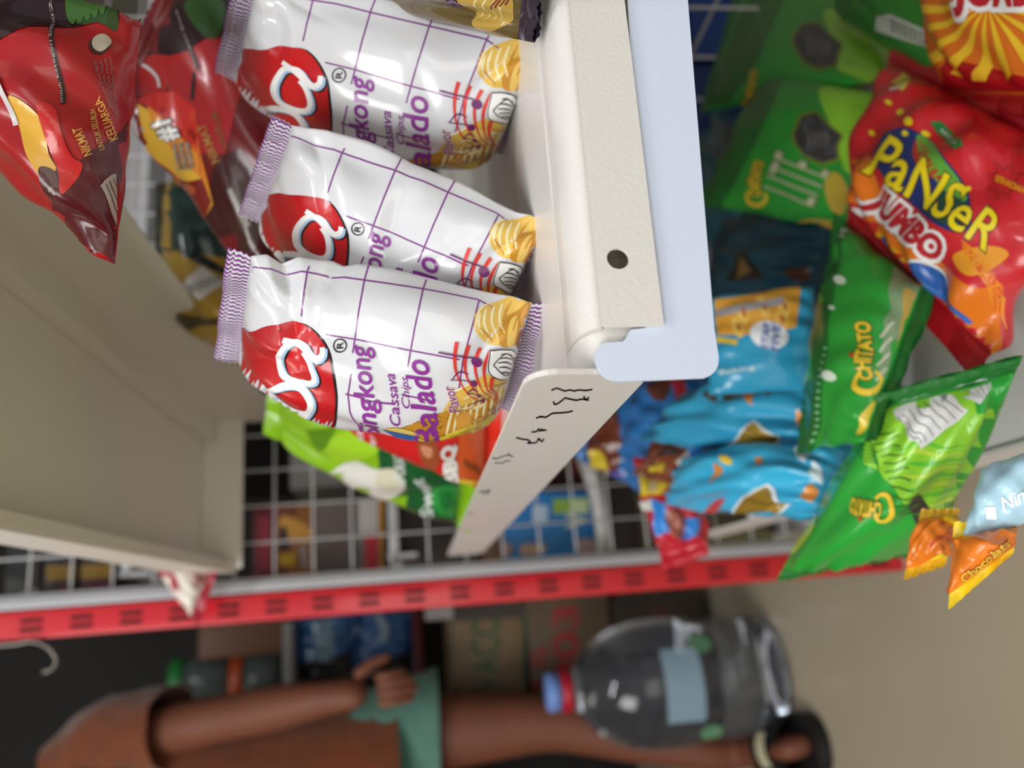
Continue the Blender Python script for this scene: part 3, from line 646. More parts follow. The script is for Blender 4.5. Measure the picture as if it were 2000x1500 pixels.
lime(q, [(1600,180),(1650,170),(1730,190),(1720,300),(1680,340),(1650,330),(1630,260)], 1); q.poly([(1500,120),(1540,140),(1450,330),(1400,420),(1370,400)], GD, 0)
nori(q, 1597, 268, 1.0); logo(q, (1484,385), (1492,315), 19)
q.text('LITE', (1592,405), (1620,335), 114, '#b9c09c', 3, bold=.0, sp=1.1, outline='#56643a', ow=.03)
q.blob([(1612,345),(1640,340),(1660,380),(1645,420),(1620,400)], '#c2a83c', 3); q.blob([(1430,425),(1470,415),(1510,435),(1480,450)], '#b09a3a', 3); q.blob([(1545,438),(1580,428),(1625,432),(1620,448),(1560,450)], '#c9a844', 3)
q.build()
q = bag([(1730,150,.60),(1800,-60,.60),(1480,-110,.64),(1378,215,.64)], .028, GR, 'green potato crisp pouch behind the silver lettered one', 32, seal=GD)
lime(q, [(1610,20),(1690,30),(1740,80),(1720,150),(1640,140),(1630,90)], 1); q.poly([(1500,-60),(1530,0),(1480,120),(1400,240),(1370,220),(1450,20)], GD, 0)
nori(q, 1595, 88, .95); logo(q, (1468,205), (1480,140), 14); q.build()
q = bag([(1845,170,.45),(1870,-80,.45),(1660,-120,.47),(1640,30,.47)], .02, '#2f7d2c', 'dark green crisp pouch with a white barcode patch at the back of the low shelf', 33, seal=GD)
q.poly([(1712,32),(1742,28),(1835,68),(1828,98),(1710,60)], '#b9beb4', 2)
for k in range(9): q.line([(1745+k*9, 36+k*4),(1742+k*9, 62+k*4)], 4, '#4b5a4a', 3)
q.build()
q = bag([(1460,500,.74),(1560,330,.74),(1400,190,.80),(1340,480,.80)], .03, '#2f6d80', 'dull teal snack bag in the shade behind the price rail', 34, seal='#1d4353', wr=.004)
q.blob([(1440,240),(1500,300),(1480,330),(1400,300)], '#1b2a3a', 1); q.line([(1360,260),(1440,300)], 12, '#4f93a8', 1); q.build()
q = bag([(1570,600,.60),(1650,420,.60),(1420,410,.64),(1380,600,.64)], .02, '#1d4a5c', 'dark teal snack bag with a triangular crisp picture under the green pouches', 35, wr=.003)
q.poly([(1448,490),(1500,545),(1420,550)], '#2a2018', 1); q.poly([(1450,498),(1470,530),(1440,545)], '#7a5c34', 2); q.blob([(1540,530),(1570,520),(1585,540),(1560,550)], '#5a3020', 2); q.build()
q = bag([(1590,760,.44),(1590,560,.44),(1380,585,.46),(1385,770,.46)], .014, '#2f9bc4', 'sky blue macaroni snack bag with an orange pasta picture beside the price rail', 36, seal='#3aa6cc', has_seals=False)
q.poly([(1395,590),(1500,570),(1565,556),(1560,600),(1555,640),(1480,655),(1400,655)], '#e0a23a', 1)
for a_, b_, c_ in ((1450,612,'#efc45e'),(1490,600,'#efc45e'),(1530,600,'#f0c862'),(1440,640,'#efc45e'),(1525,625,'#e8b54e')): q.ell(a_, b_, 22, 10, 70, c_, 2); q.ell(a_+3, b_, 9, 4, 70, '#b5651f', 3)
q.line([(1400,612),(1460,602),(1530,588)], 14, '#a9a5ad', 3); q.ell(1502, 655, 38, 27, 12, '#e8ecef', 4); q.text('FIVE', (1520,690), (1524,630), 16, '#4a62a8', 5, bold=.04, shear=.3); q.text('STAR', (1500,685), (1504,632), 15, '#4a62a8', 5, bold=.04, shear=.3)
q.line([(1398,664),(1440,670)], 10, '#e8c534', 3); q.text('Baking', (1405,732), (1475,720), 9, '#d8ecf2', 3, bold=.02)
q.build()
def gold(q, P, l=3):
    P = np.array(P, float); c = P.mean(0); q.poly([tuple(c+(p-c)*1.13) for p in P], '#e8f1f5', l); q.poly([tuple(p) for p in P], '#a8862f', l+1)
    a, b, c2, d = P[0], P[1], P[2], P[3]
    for k in range(1, 6): f = k/6; q.line([tuple(a+(b-a)*f), tuple(d+(c2-d)*f)], 2.5, '#5f4714', l+2)
q = bag([(1600,830,.48),(1600,700,.46),(1400,760,.50),(1420,790,.50)], .012, '#4a3a1c', 'brown and gold snack bag squeezed between the blue bags', 37)
q.line([(1440,760),(1500,735),(1570,705)], 12, '#8c7434', 1); q.build()
q = bag([(1600,890,.46),(1625,745,.46),(1350,775,.56),(1270,860,.58)], .028, '#36a5cf', 'light blue snack bag with a wooden sign picture, upper of the two', 38, wr=.004, seal='#2c87ad')
gold(q, [(1425,875),(1470,825),(1525,848),(1505,880)]); q.poly([(1448,772),(1478,760),(1472,795)], '#e08a34', 2); q.poly([(1545,820),(1560,798),(1572,835)], '#e8963a', 2); q.line([(1490,752),(1505,775)], 8, '#6b5a3a', 2); q.build()
q = bag([(1610,1010,.44),(1660,870,.44),(1380,895,.56),(1300,985,.60)], .032, '#3ab0da', 'light blue snack bag with a wooden sign picture, lower of the two', 39, wr=.004, seal='#2c87ad')
gold(q, [(1430,1015),(1450,975),(1495,950),(1538,985),(1510,1018),(1460,1025)][:4]+[(1500,1020)]); q.poly([(1560,968),(1580,942),(1600,958),(1590,982)], '#e8953a', 2); q.poly([(1468,890),(1484,888),(1478,915)], '#e0883a', 2); q.poly([(1380,930),(1400,905),(1408,912),(1390,945)], '#d98a3a', 2)
q.ell(1420, 900, 10, 7, 20, '#e8c534', 3); q.ell(1395, 990, 20, 8, -35, '#c04a48', 2); q.poly([(1550,865),(1580,870),(1575,905),(1556,895)], '#dfe6ea', 2); q.ell(1598, 925, 10, 22, -20, '#e2f3fa', 2); q.build()  # the two whitish patches are highlights painted on the film
q = bag([(1250,960,.70),(1270,800,.68),(1170,760,.70),(1140,900,.72)], .022, '#2d6fb3', 'blue and brown chocolate snack bag, nearest the shelf bracket', 40, wr=.003)
q.blob([(1145,840),(1200,800),(1215,880),(1200,920),(1160,900)], '#6e3420', 1); q.blob([(1150,880),(1180,890),(1190,925),(1160,915)], '#e0c53a', 2); q.line([(1160,920),(1220,925)], 8, '#5a3f9a', 2); q.build()
q = bag([(1360,900,.62),(1400,720,.62),(1250,720,.66),(1215,890,.68)], .026, '#2a76bd', 'bright blue chocolate snack bag with a red stripe behind the rail corner', 41, wr=.003)
q.poly([(1310,735),(1340,730),(1345,800),(1325,800)], '#b31f35', 1); q.blob([(1270,740),(1310,735),(1300,780),(1270,775)], '#5e2c1c', 1); q.blob([(1265,880),(1300,840),(1330,870),(1320,895),(1290,900)], '#6b3520', 2); q.blob([(1300,850),(1325,840),(1335,880),(1310,885)], '#e0c53a', 3); q.build()
q = bag([(1400,960,.56),(1420,850,.54),(1310,860,.58),(1260,930,.60)], .018, '#7a3c22', 'brown chocolate bag with yellow and blue patches above the lower light blue bag', 42, wr=.003)
q.poly([(1345,860),(1375,880),(1395,905),(1370,925),(1345,920)], '#3a86dc', 1); q.poly([(1325,900),(1345,880),(1350,910),(1330,930)], '#cfc9c0', 2); q.poly([(1262,905),(1300,905),(1285,960),(1258,965)], '#e0c53a', 1); q.build()
q = bag([(1290,1085,.62),(1380,1060,.60),(1360,920,.60),(1245,920,.64)], .022, '#b81c2c', 'red, white and blue chocolate bag at the back corner of the low shelf', 43, wr=.003)
q.poly([(1262,905),(1305,905),(1330,930),(1290,965),(1255,970)], '#e3c93a', 1); q.line([(1285,915),(1275,960)], 14, '#b3a27c', 2); q.poly([(1245,985),(1275,975),(1275,1050),(1250,1050)], '#dfe0d8', 1); q.poly([(1275,975),(1300,985),(1310,1040),(1280,1048)], '#2f86d8', 2)
q.blob([(1300,1000),(1335,1005),(1340,1050),(1315,1045)], '#8f4530', 3); q.poly([(1340,1010),(1370,1015),(1360,1050),(1330,1055)], '#2f7fd0', 3); q.build()
q = bag([(1690,860,.36),(1800,560,.35),(1650,435,.40),(1570,880,.42)], .02, GR, 'green potato crisp pouch standing upright in the middle of the low shelf', 44, seal=GD, dents=((.12,.5,1.5,.06,.012,.003),))
q.poly([(1570,430),(1655,430),(1625,600),(1605,760),(1588,890),(1540,890),(1540,500)], GD, 0)
logo(q, (1706,742), (1702,630), 30, 3); q.text('CHITATO', (1594,560), (1602,500), 8, '#c7a93a', 3, bold=.05)
q.poly([(1745,520),(1810,560),(1760,760),(1700,860),(1722,700),(1735,600)], '#7e9a72', 1); q.poly([(1770,560),(1800,580),(1762,720),(1745,730),(1760,640)], '#c0a04a', 2)
for k in range(4): q.line([(1722-k*3,660+k*28),(1750-k*5,630+k*30)], 5, '#c9c9b2', 3)
for (a_, b_, r) in ((1642,548,12),(1627,602,6),(1622,735,14),(1650,452,8),(1646,464,6)): q.ell(a_, b_, r, r*.7, 20, '#d6e8d2', 3)  # shiny sparkles on the fold, painted as pale spots, with the row below
for k in range(14): q.ell(1612-k*2, 680+k*14, 4, 3, 0, '#7ec487', 3, 10)
q.blob([(1665,840),(1700,790),(1712,790),(1680,845)], '#d8c23a', 3); q.build()
lb = bag([(1980,728,.31),(1705,800,.36),(1530,1112,.47),(1825,1055,.40)], .03, '#2aa238', 'green potato crisp pouch with a white nutrition panel hanging past the shelf end', 45, seal=GD, wr=.002, dents=((.55,.45,1.2,.06,.012,-.004),))
q = lb; q.poly([(1985,725),(1700,800),(1690,900),(1760,960),(1835,1060),(1900,980)], LM, 1)
for k in range(9): q.line([(1740+k*8,880+k*16),(1800+k*8,862+k*16),(1880,868+k*14)], [2, 8, 2], ('#5fbf35', '#b9de45')[k % 2], 2)
q.poly([(1985,725),(1950,728),(1900,745),(1905,800),(1960,800)], '#2aa238', 2)
q.poly([(1745,800),(1830,748),(1868,775),(1890,795),(1798,878)], '#e4e4e2', 3); q.poly([(1853,742),(1888,730),(1935,742),(1936,755),(1912,782),(1880,768)], '#dcdcda', 3)
for k in range(6): q.line([(1762+k*14,806-k*8),(1810+k*14,862-k*13)], 2, '#6d6d6b', 4)
for k in range(5): q.line([(1872+k*11,745+k*1),(1895+k*8,768+k*1)], 1.6, '#77776f', 4)
q.text('NUTRITION', (1752,812), (1796,868), 7, '#4c4c48', 4)
for k in range(12): q.line([(1705+k*5,850+k*14),(1750+k*5,838+k*15)], 3, '#3c7f22', 3)
for k in range(6): q.line([(1660+k*6,850+k*9),(1700+k*2,858+k*9),(1715,880+k*9)], 2.2, '#1d7f2a', 3, True)
logo(q, (1725,975), (1660,975), 24, 4); q.blob([(1775,985),(1790,955),(1810,985),(1842,1020),(1830,1045),(1800,1040)], '#3b362e', 3)
q.blob([(1545,1070),(1575,1010),(1590,1005),(1592,1030),(1560,1075)], '#c2e03a', 3); q.text('MAXI', (1900,950), (1860,975), 14, '#8a8a1e', 4, bold=.04); q.build()
q = bag([(1885,1062,.30),(2060,1000,.28),(2080,870,.28),(1915,918,.30)], .014, film('#a9cfe0', .4, .3), 'frosty pale blue sachet lying over the orange wrappers', 46, has_seals=False)
q.text('Nimms', (1960,1000), (2050,960), 30, '#f2f6f8', 2, bold=.02, shear=.3); q.poly([(1925,992),(1945,990),(1944,1012),(1925,1014)], '#f2f6f8', 2); q.build()
q = bag([(1770,1112,.33),(1850,1088,.32),(1870,1010,.32),(1795,1015,.33)], .010, '#e2781c', 'orange wrapper poking out under the nutrition panel pouch', 47, seal='#e8b71e', sealh=.004)
q.line([(1790,1115),(1850,1085)], 12, '#e8d02a', 1); q.poly([(1840,1010),(1880,1000),(1870,1040)], '#eec01c', 1); q.line([(1815,1065),(1850,1045)], 8, '#c9562a', 2); q.build()
q = bag([(1855,1160,.30),(1980,1070,.29),(1985,1030,.29),(1862,1050,.30)], .012, '#e57a1c', 'orange wrapper with yellow edge hanging lowest at the shelf end', 48, seal='#f0cf1e', sealh=.004)
q.line([(1852,1166),(1910,1140),(1985,1078)], 16, '#f0d428', 1); q.text('Chocolatos', (1885,1140), (1978,1062), 16, '#f2c43a', 2, bold=.04, outline='#b9401c', ow=.08); q.build()

# red and orange jumbo noodle snack bags
sun = gradfilm('sunburst_print', [(0, '#e07818'), (.35, '#e8901e'), (.62, '#d2451c'), (.8, '#b81a20'), (1, '#8a1018')])
q = bag([(1662,405,.40),(1932,690,.33),(2140,330,.33),(1738,118,.42)], .035, '#c8202a', 'red jumbo noodle snack bag with yellow lettering leaning at the right', 51, seal='#b01824', wr=.0038, dents=((.7,.85,-.9,.03,.006,.003),(.85,.8,-.5,.03,.006,.003),(.5,.9,-1.2,.02,.006,.003)), ns=80, nt=60, cut=10, sealh=.014)
q.blob([(1600,380),(1690,300),(1720,380),(1800,480),(1900,560),(1960,560),(1930,700),(1800,640),(1640,480)], '#e0751c', 0)
q.blob([(1660,400),(1700,440),(1760,500),(1790,580),(1740,540),(1690,480)], '#e8a81e', 1); q.blob([(1860,500),(1930,480),(1970,500),(1900,540)], '#e89a2a', 1)
for k in range(5): q.line([(1880,470+k*4),(1930+k*8,520+k*18),(1940+k*6,600+k*10)], [2, 14, 2], ('#e8901e', '#d8501e')[k % 2], 1)
q.poly(smooth([(1705,300),(1720,265),(1760,250),(1800,262),(1850,310),(1885,370),(1900,430),(1880,455),(1840,445),(1780,400),(1730,350)], 8), '#20306a', 2, )
q.poly(smooth([(1790,262),(1830,290),(1870,350),(1885,390),(1850,380),(1800,310)], 8), '#5fa53a', 3); q.poly(smooth([(1790,270),(1815,300),(1840,350),(1810,340),(1785,300)], 8), '#b3361e', 3); q.poly(smooth([(1830,370),(1890,400),(1890,440),(1850,440),(1810,410)], 8), '#1f4a3c', 3)
q.text('PaNSeR', (1692,338), (1925,492), 92, '#e8d21e', 4, bold=.02, shear=.0, outline='#3a1a14', ow=.03, taper=.8, bow=6)
for a_, b_, r in ((1739,202,5),(1757,218,8),(1779,240,9),(1770,262,6),(1802,258,6),(1697,256,5),(1870,366,6),(1886,366,6)): q.ell(a_, b_, r, r*.9, 0, '#e8d21e', 6, 14)
q.text('JUMBO', (1690,398), (1822,512), 46, '#b5202c', 6, bold=.07, outline='#ecebea', ow=.15)
q.poly([(1812,235),(1830,232),(1858,262),(1886,275),(1894,292),(1874,298),(1846,275),(1818,252)], '#1f7a3c', 5); q.text('MAKAN TENGAH', (1824,250), (1876,290), 8, '#e4efe4', 6)
st = [(1958+ (40 if k % 2 else 22)*cos(k*pi/8), 352+(40 if k % 2 else 22)*sin(k*pi/8)) for k in range(16)]; q.line(st, 2.5, '#8a2a1c', 5, closed=True); q.text('BERHADIAH', (1938,350), (1998,378), 13, '#f0a81e', 6, bold=.03)
q.poly([(1742,160),(1765,142),(1788,165),(1765,180)], '#d8c83a', 3); q.line([(1742,178),(1765,172),(1780,160)], 6, '#e0e0d0', 3)
q.blob([(1775,520),(1800,515),(1830,530),(1852,570),(1830,575),(1800,550)], '#1f58a8', 3); q.line([(1778,520),(1805,512),(1835,530),(1850,560)], 6, '#e2e6e6', 4, True); q.line([(1720,460),(1740,490),(1765,520)], 7, '#2f5a98', 3); q.line([(1790,545),(1850,590),(1885,620),(1895,632)], 9, '#3a72c0', 4)
q.build()
q = bag([(1848,178,.36),(2130,195,.34),(2150,-190,.34),(1850,-200,.36)], .035, '#d9701e', 'orange noodle snack bag above the red one, cut by the picture edge', 52, seal='#a0161e', wr=.002, ns=60, nt=48)
q.poly([(1840,110),(2000,150),(2100,170),(2100,210),(1840,210)], '#a8161e', 0)
for k in range(9):
    a_ = .1+k*.36; c0 = (1925, 10); q.poly([c0, (c0[0]+150*cos(a_), c0[1]+150*sin(a_)), (c0[0]+150*cos(a_+.16), c0[1]+150*sin(a_+.16))], '#ecc02e', 1)
q.text('JUMBO', (1872,8), (2060,10), 70, '#b5202c', 3, bold=.07, outline='#ecebea', ow=.15)
q.build()
# ------------------------------------------------------------------ behind the wire grid: the other side of the shelving
def pbox(name, label, r, y, dep, col, cat='carton', art=(), rough=.5, group=None):
    """box whose front face shows at px0,py0..px1,py1 when it stands at depth y"""
    x0, y0, x1, y1 = r; A = at(x0, (y0+y1)/2, 1, y); B_ = at(x1, (y0+y1)/2, 1, y); L_ = at((x0+x1)/2, y1, 1, y)[0]; R_ = at((x0+x1)/2, y0, 1, y)[0]
    z0, z1 = B_[2], A[2]; mb = MB(); m = mat('print_'+col.lstrip('#'), col, rough); mb.box((L_, y, z0), (R_, y+dep, z1), m, .0015)
    for k, (kind, pts, c) in enumerate(art):
        mm = mat('print_'+c.lstrip('#'), c, rough); off = y-.0006-.0003*k
        if kind == 'q': P = [at(a, b, 1, off) for a, b in pts]; mb.add(P, [tuple(range(len(P)))], mm)
        elif kind == 'b': P = [at(a, b, 1, off) for a, b in smooth(pts, 5)]; mb.add(P, [tuple(range(len(P)))], mm)
        elif kind[0] == 't':
            a, b, h = pts; a3, b3 = at(a[0], a[1], 1, off), at(b[0], b[1], 1, off); mb.text(kind[1:], a3, b3-a3, (0, 0, 1), h, mm, w=float(np.linalg.norm(b3-a3)), bold=.03, off=0)
    o = mb.build(name, org=((L_+R_)/2, y+dep/2, z0)); tag(o, label, cat, group); return o
rear = mat('rear_shelf_paint', '#b9b9bb', .5)
dk = mat('rear_dark', '#2b2422', .8)
zA = at(762, 1040, 1, .96)[2]; zB = at(240, 1130, 1, .96)[2]
for z, lb in ((zA, 'pale rear shelf seen through the wire grid below the overhead shelf'), (zB, 'pale rear shelf seen through the wire grid at the picture top left'), (.10, 'pale rear shelf low behind the wire grid')):
    r_ = tag(empty('display_shelf', (.5, 1.12, z)), lb, 'shelf'); MB().box((.07, .955, z-.009), (1.2, 1.22, z+.001), rear).build('deck', r_, r_.location)
    MB().box((.064, .955, z-.03), (.068, 1.30, z+.003), rear).build('side_bracket', r_, r_.location)
Q, Bq = 'q', 'b'
pbox('carton', 'dull grey carton behind the wire grid beside the lime bag', (566, 780, 752, 952), 1.06, .15, '#77716c', art=[(Q, [(580,800),(745,795),(745,940),(580,945)], '#7f7a75')])
pbox('drink_box', 'dark pink box behind the wire grid, next to the upper shelf end', (494, 985, 534, 1128), 1.0, .08, '#5e1a26', art=[(Q, [(505,1010),(528,1005),(528,1110),(505,1115)], '#8a2636')])
pbox('drink_box', 'orange and yellow box with a dark oval behind the wire grid', (536, 985, 612, 1122), 1.0, .08, '#8c5a2e', art=[(Q, [(536,985),(580,985),(560,1122),(536,1122)], '#6b3420'), (Bq, [(548,1010),(580,1015),(612,1040),(612,1055),(580,1060),(550,1050)], '#c08a3a'), (Bq, [(548,1032),(558,1030),(562,1050),(560,1074),(550,1072)], '#1a1c24'), (Q, [(545,1082),(578,1080),(575,1104),(546,1106)], '#c79a1e'), (Q, [(584,1068),(597,1066),(603,1108),(592,1112)], '#9a9390')])
pbox('carton', 'grey brown slatted carton behind the wire grid', (615, 980, 690, 1118), 1.0, .08, '#5b504c', art=[(Q, [(a, 982),(a+5, 982),(a+5, 1116),(a, 1116)], '#776c68') for a in range(620, 688, 14)])
pbox('drink_box', 'white topped box with red panel behind the wire grid', (694, 975, 750, 1116), 1.0, .08, '#6f625c', art=[(Q, [(700,980),(738,978),(738,1040),(700,1042)], '#b3adaa'), (Q, [(712,1046),(738,1044),(738,1110),(714,1112)], '#b5202f'), (Q, [(740,976),(749,976),(749,1114),(740,1114)], '#b07a24')])
pbox('carton', 'dark brown carton behind the wire grid beside the shelf bracket', (783, 960, 930, 1118), 1.02, .1, '#453d38')
pbox('biscuit_box', 'bright blue biscuit box with green lettering behind the wire grid', (985, 952, 1166, 1092), 1.0, .06, '#2a7cc0', cat='biscuit box', art=[(Q, [(985,952),(1166,952),(1166,962),(985,962)], '#2a2c44'), (Q, [(1080,975),(1150,972),(1150,1000),(1080,1004)], '#8fb04a'), ('tVie', ((1150,1030),(1150,975),.03), '#cfd8b0'), (Q, [(1040,988),(1070,986),(1070,1020),(1040,1022)], '#a9c3dc'),
    (Bq, [(1015,1068),(1035,1062),(1062,1064),(1066,1076),(1040,1086),(1018,1084)], '#c9a78c'), (Bq, [(1126,1058),(1150,1052),(1166,1062),(1162,1080),(1135,1082)], '#b59a94'), (Bq, [(985,1062),(1000,1064),(998,1084),(986,1088)], '#b09184')])
pbox('carton', 'small tan carton left of the bright blue biscuit box behind the grid', (940, 960, 984, 1090), 1.01, .06, '#7d5f4a')
pbox('carton', 'deep red brown carton behind the wire grid under the shelf bracket', (1075, 820, 1142, 948), 1.08, .1, '#4a1c18', art=[(Bq, [(1100,880),(1130,875),(1135,920),(1110,925)], '#8c3a22')])
pbox('carton', 'near black carton behind the wire grid next to the red chocolate bag', (1186, 900, 1245, 1090), 1.03, .1, '#2d211f')
pbox('carton', 'greenish brown carton low behind the wire grid', (1330, 900, 1500, 1062), 1.03, .1, '#4b4634', art=[(Bq, [(1370,1040),(1420,1030),(1500,1035),(1500,1055),(1400,1058)], '#77704e')])
pbox('carton', 'deep blue carton behind the wire grid at the picture top', (1345, -80, 1640, 110), .83, .09, '#113a80')
pbox('carton', 'deep blue carton behind the wire grid, beneath the topmost blue one', (1345, 128, 1640, 330), .83, .09, '#0f3472')
pbox('carton', 'navy carton behind the green pouches at the picture top', (1668, -120, 1760, 120), .83, .09, '#0c2652')
pbox('carton', 'pale grey carton behind the wire grid between the dark red bags', (60, 120, 560, 640), 1.25, .12, '#a5a1a2')
pbox('drink_box', 'box with yellow band on the rear shelf at the picture left', (84, 1060, 150, 1178), 1.0, .08, '#241c1a', art=[(Q, [(90,1106),(146,1102),(146,1132),(90,1136)], '#8a6a14'), (Q, [(112,1140),(146,1138),(146,1165),(112,1168)], '#4a1626')])
pbox('drink_box', 'box with yellow and maroon bands on the rear shelf at the picture left', (156, 1060, 222, 1172), 1.0, .08, '#241c1a', art=[(Q, [(158,1104),(220,1100),(220,1128),(158,1132)], '#93701a'), (Q, [(158,1134),(220,1130),(220,1162),(158,1166)], '#4e1228')])
pbox('carton', 'grey carton on the rear shelf at the picture left edge', (10, 1060, 78, 1184), 1.02, .08, '#3c3a38', art=[(Q, [(14,1062),(70,1062),(60,1130),(14,1130)], '#141a16'), (Q, [(50,1150),(76,1150),(76,1182),(20,1182)], '#77706a')])
mb = MB(); mb.tube([at(*p, .985) for p in ((1140,885,1),(1155,930,1),(1168,980,1),(1176,1030,1),(1182,1088,1))], [.012,.010,.0085,.009,.010], mat('white_strap', '#c9c7c6', .5), 10)
tag(mb.build('plastic_strap', org=at(1182, 1088, 1, .985)), 'white bent plastic strap hanging behind the wire grid', 'strap')
# bent wire hook on the post
mb = MB(); mb.tube(smooth([at(*p, 1, .925) for p in ((-20,1262),(30,1258),(62,1253),(92,1264),(108,1284),(107,1300),(96,1310),(84,1312))], 5, False), .0016, mat('hook_wire', '#8f8780', .35, .8), 8)
tag(mb.build('wire_hook', org=at(62, 1253, 1, .925)), 'bent wire hook beside the red post at the picture left', 'hook')

# ------------------------------------------------------------------ far shelving and goods across the aisle
far = mat('far_shelf_paint', '#8f8d8c', .6); YF = 1.95
def farshelf(px, c, lb, x0=1150, x1=1385, m=None, th=14):
    z = at(px, 1280, 1, YF)[2]; x = [at(px, q, 1, YF)[0] for q in (x1, x0)]; o = MB().box((x[0]-.9, YF, z-.022), (x[1], YF+.42, z), m or far, .002).build('far_shelf', org=(x[0], YF+.2, z))
    return tag(o, lb, 'shelf'), z
redm = mat('dark_red_shelf', '#5d0d14', .4)
o, zr = farshelf(808, 0, 'dark red shelf across the aisle carrying the blue bundles', 1195, m=redm)
o, zj = farshelf(552, 0, 'grey shelf across the aisle carrying the jars', 1215)
tag(MB().box((-1.75, YF+.43, 0), (.35, YF+.46, 1.9), mat('far_back_panel', '#161413', .8)).build('back_panel', org=(-.7, YF+.44, 0)), 'black back panel of the shelving across the aisle', 'panel')
# cartons stacked on the floor
pbox('carton', 'brown carton with green lettering, topmost of the stack across the aisle', (880, 1178, 1026, 1420), 1.60, .3, '#7a644a', art=[(Q, [(880,1214),(884,1214),(884,1420),(880,1420)], '#24402a'), (Q, [(1020,1178),(1027,1178),(1027,1420),(1020,1420)], '#2c4a2c'), ('tVACO', ((975,1350),(975,1200),.055), '#2f4f2c'), (Q, [(880,1178),(1026,1178),(1026,1205),(880,1215)], '#3a302a')])
pbox('carton', 'brown carton with red lettering, middle of the stack across the aisle', (1034, 1164, 1200, 1420), 1.60, .3, '#5e4d3c', art=[('t003', ((1128,1345),(1128,1180),.05), '#8f1d20'), ('t15', ((1068,1345),(1068,1260),.03), '#8f2a24')])
pbox('carton', 'dark brown carton on the floor at the stack bottom across the aisle', (1208, 1160, 1392, 1425), 1.60, .3, '#3c2f28', art=[('tSARI', ((1300,1260),(1300,1190),.03), '#6a1f20')])
tag(MB().box(tuple(at(830, 1212, 1, 1.5)-[0,0,.05]), tuple(at(830, 1180, 1, 1.5)+[.10,.25,.0]), mat('white_board', '#8e8986', .6)).build('price_board', org=at(930, 1200, 1, 1.5)), 'pale grey board end beside the red post above the cartons', 'board')
# blue bundles
for k, (r, lb) in enumerate((((560, 1196, 690, 1330), 'blue bundle with pale label on the dark red shelf, next to the brown box'), ((696, 1192, 804, 1330), 'blue bundle with white stripe on the dark red shelf, beside the post'))):
    x0, y0, x1, y1 = r; c = at(x1, (y0+y1)/2, 1, YF+.06); a_ = at(x1, y1, 1, YF+.06)[0]; b_ = at(x1, y0, 1, YF+.06)[0]
    q = Bag([(x1, y1, YF+.06), (x1, y0, YF+.04), (x0, y0, YF+.06), (x0, y1, YF+.08)], .03, '#2a5a8f', seal='#24507f', name='blue_bundle', label=lb, cat='bundle', er=1., bk=.6, wr=.006, ns=36, nt=28, seed=60+k, sealh=.01, cut=16)
    if k == 0: q.poly([(610,1212),(650,1208),(655,1290),(615,1292)], '#6d8a9c', 1)
    else: q.line([(738,1198),(752,1230),(748,1250)], 14, '#9fb0bd', 1)
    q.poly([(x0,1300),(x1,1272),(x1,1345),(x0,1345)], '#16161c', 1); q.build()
pbox('cardboard_box', 'plain brown box beside the red post above the jars', (388, 1205, 552, 1282), YF+.02, .25, '#6b4630', cat='box')
# jars
jg = mat('jar_plastic', '#8d9a98', .12, trans=.75, ior=1.3)
def jar(px0, pxl, px1, py, rr, lid, lb, y=YF+.07):
    b = at(px1, py, 1, y); t = at(px0, py, 1, y); l = at(pxl, py, 1, y); rt = tag(empty('storage_jar', b), lb, 'jar'); r = rr/FPX*y*.95; h = l[2]-b[2]
    MB().lathe([(.001, 0), (r*.92, 0), (r, h*.06), (r, h*.5), (r*.99, h*.85), (r*.86, h)], b, jg, 28).build('jar_body', rt, b)
    MB().lathe([(.001, 0), (r*.7, .002), (r*.8, h*.3), (r*.75, h*.6), (.001, h*.62)], b+np.array([0,0,.004]), mat('jar_contents', '#3f3a33', .7), 20).build('contents', rt, b)
    k = t[2]-l[2]; MB().lathe([(.001, h), (r*1.0, h), (r*1.02, h+k*.1), (r*1.0, h+k*.9), (r*.94, h+k), (.001, h+k)], b, mat('lid_'+lid.strip('#'), lid, .35), 28).build('lid', rt, b)
jar(338, 364, 452, 1320, 40, '#1d7a34', 'clear jar with green lid standing on another jar')
jar(342, 370, 452, 1398, 26, '#d8551c', 'clear jar with orange lid beside the green lidded jar')
jar(456, 482, 550, 1318, 50, '#a8441a', 'clear jar with wide orange lid under the green lidded jar')
jar(456, 480, 550, 1405, 30, '#b34a1c', 'narrow clear jar with orange lid on the grey shelf behind the arm')
# ------------------------------------------------------------------ large water bottle on the floor
bb = at(1505, 1312, 2, 0); bb[2] = 0.0
wb = tag(empty('water_bottle', bb), 'large clear water bottle with blue cap and red collar standing on the floor', 'water bottle')
wm = mat('bottle_water', '#c9d0dc', .03, trans=.96, ior=1.33, coat=.3)
hB = .372; S_ = lambda r, z: (r*.90, z*hB)
MB().lathe([S_(.001,.014), S_(.06,.002), S_(.094,.012), S_(.104,.06), S_(.106,.13), S_(.103,.19), S_(.106,.24), S_(.102,.29), S_(.095,.315), S_(.103,.34), S_(.111,.40), S_(.112,.52), S_(.109,.62), S_(.098,.72), S_(.078,.80), S_(.052,.86), S_(.030,.90), S_(.024,.925), S_(.024,.94), S_(.001,.94)], bb, wm, 48).build('bottle_body', wb, bb)
lw = mat('bottle_label', '#a5c4d8', .4, alpha=.55); r_ = .1135
def wrap(a0, a1, z0, z1, m, rr, name, lab=None, nn=20):
    vs = [(bb[0]+rr*cos(a0+(a1-a0)*k/nn), bb[1]+rr*sin(a0+(a1-a0)*k/nn), z) for z in (z0*hB, z1*hB) for k in range(nn+1)]
    o = MB().add(vs, [(k, k+1, nn+2+k, nn+1+k) for k in range(nn)], m, True).build(name, wb, bb)
    if lab: o['label'] = lab
wrap(-2.1, -1.0, .40, .56, lw, .1018, 'label', 'pale blue see-through label')
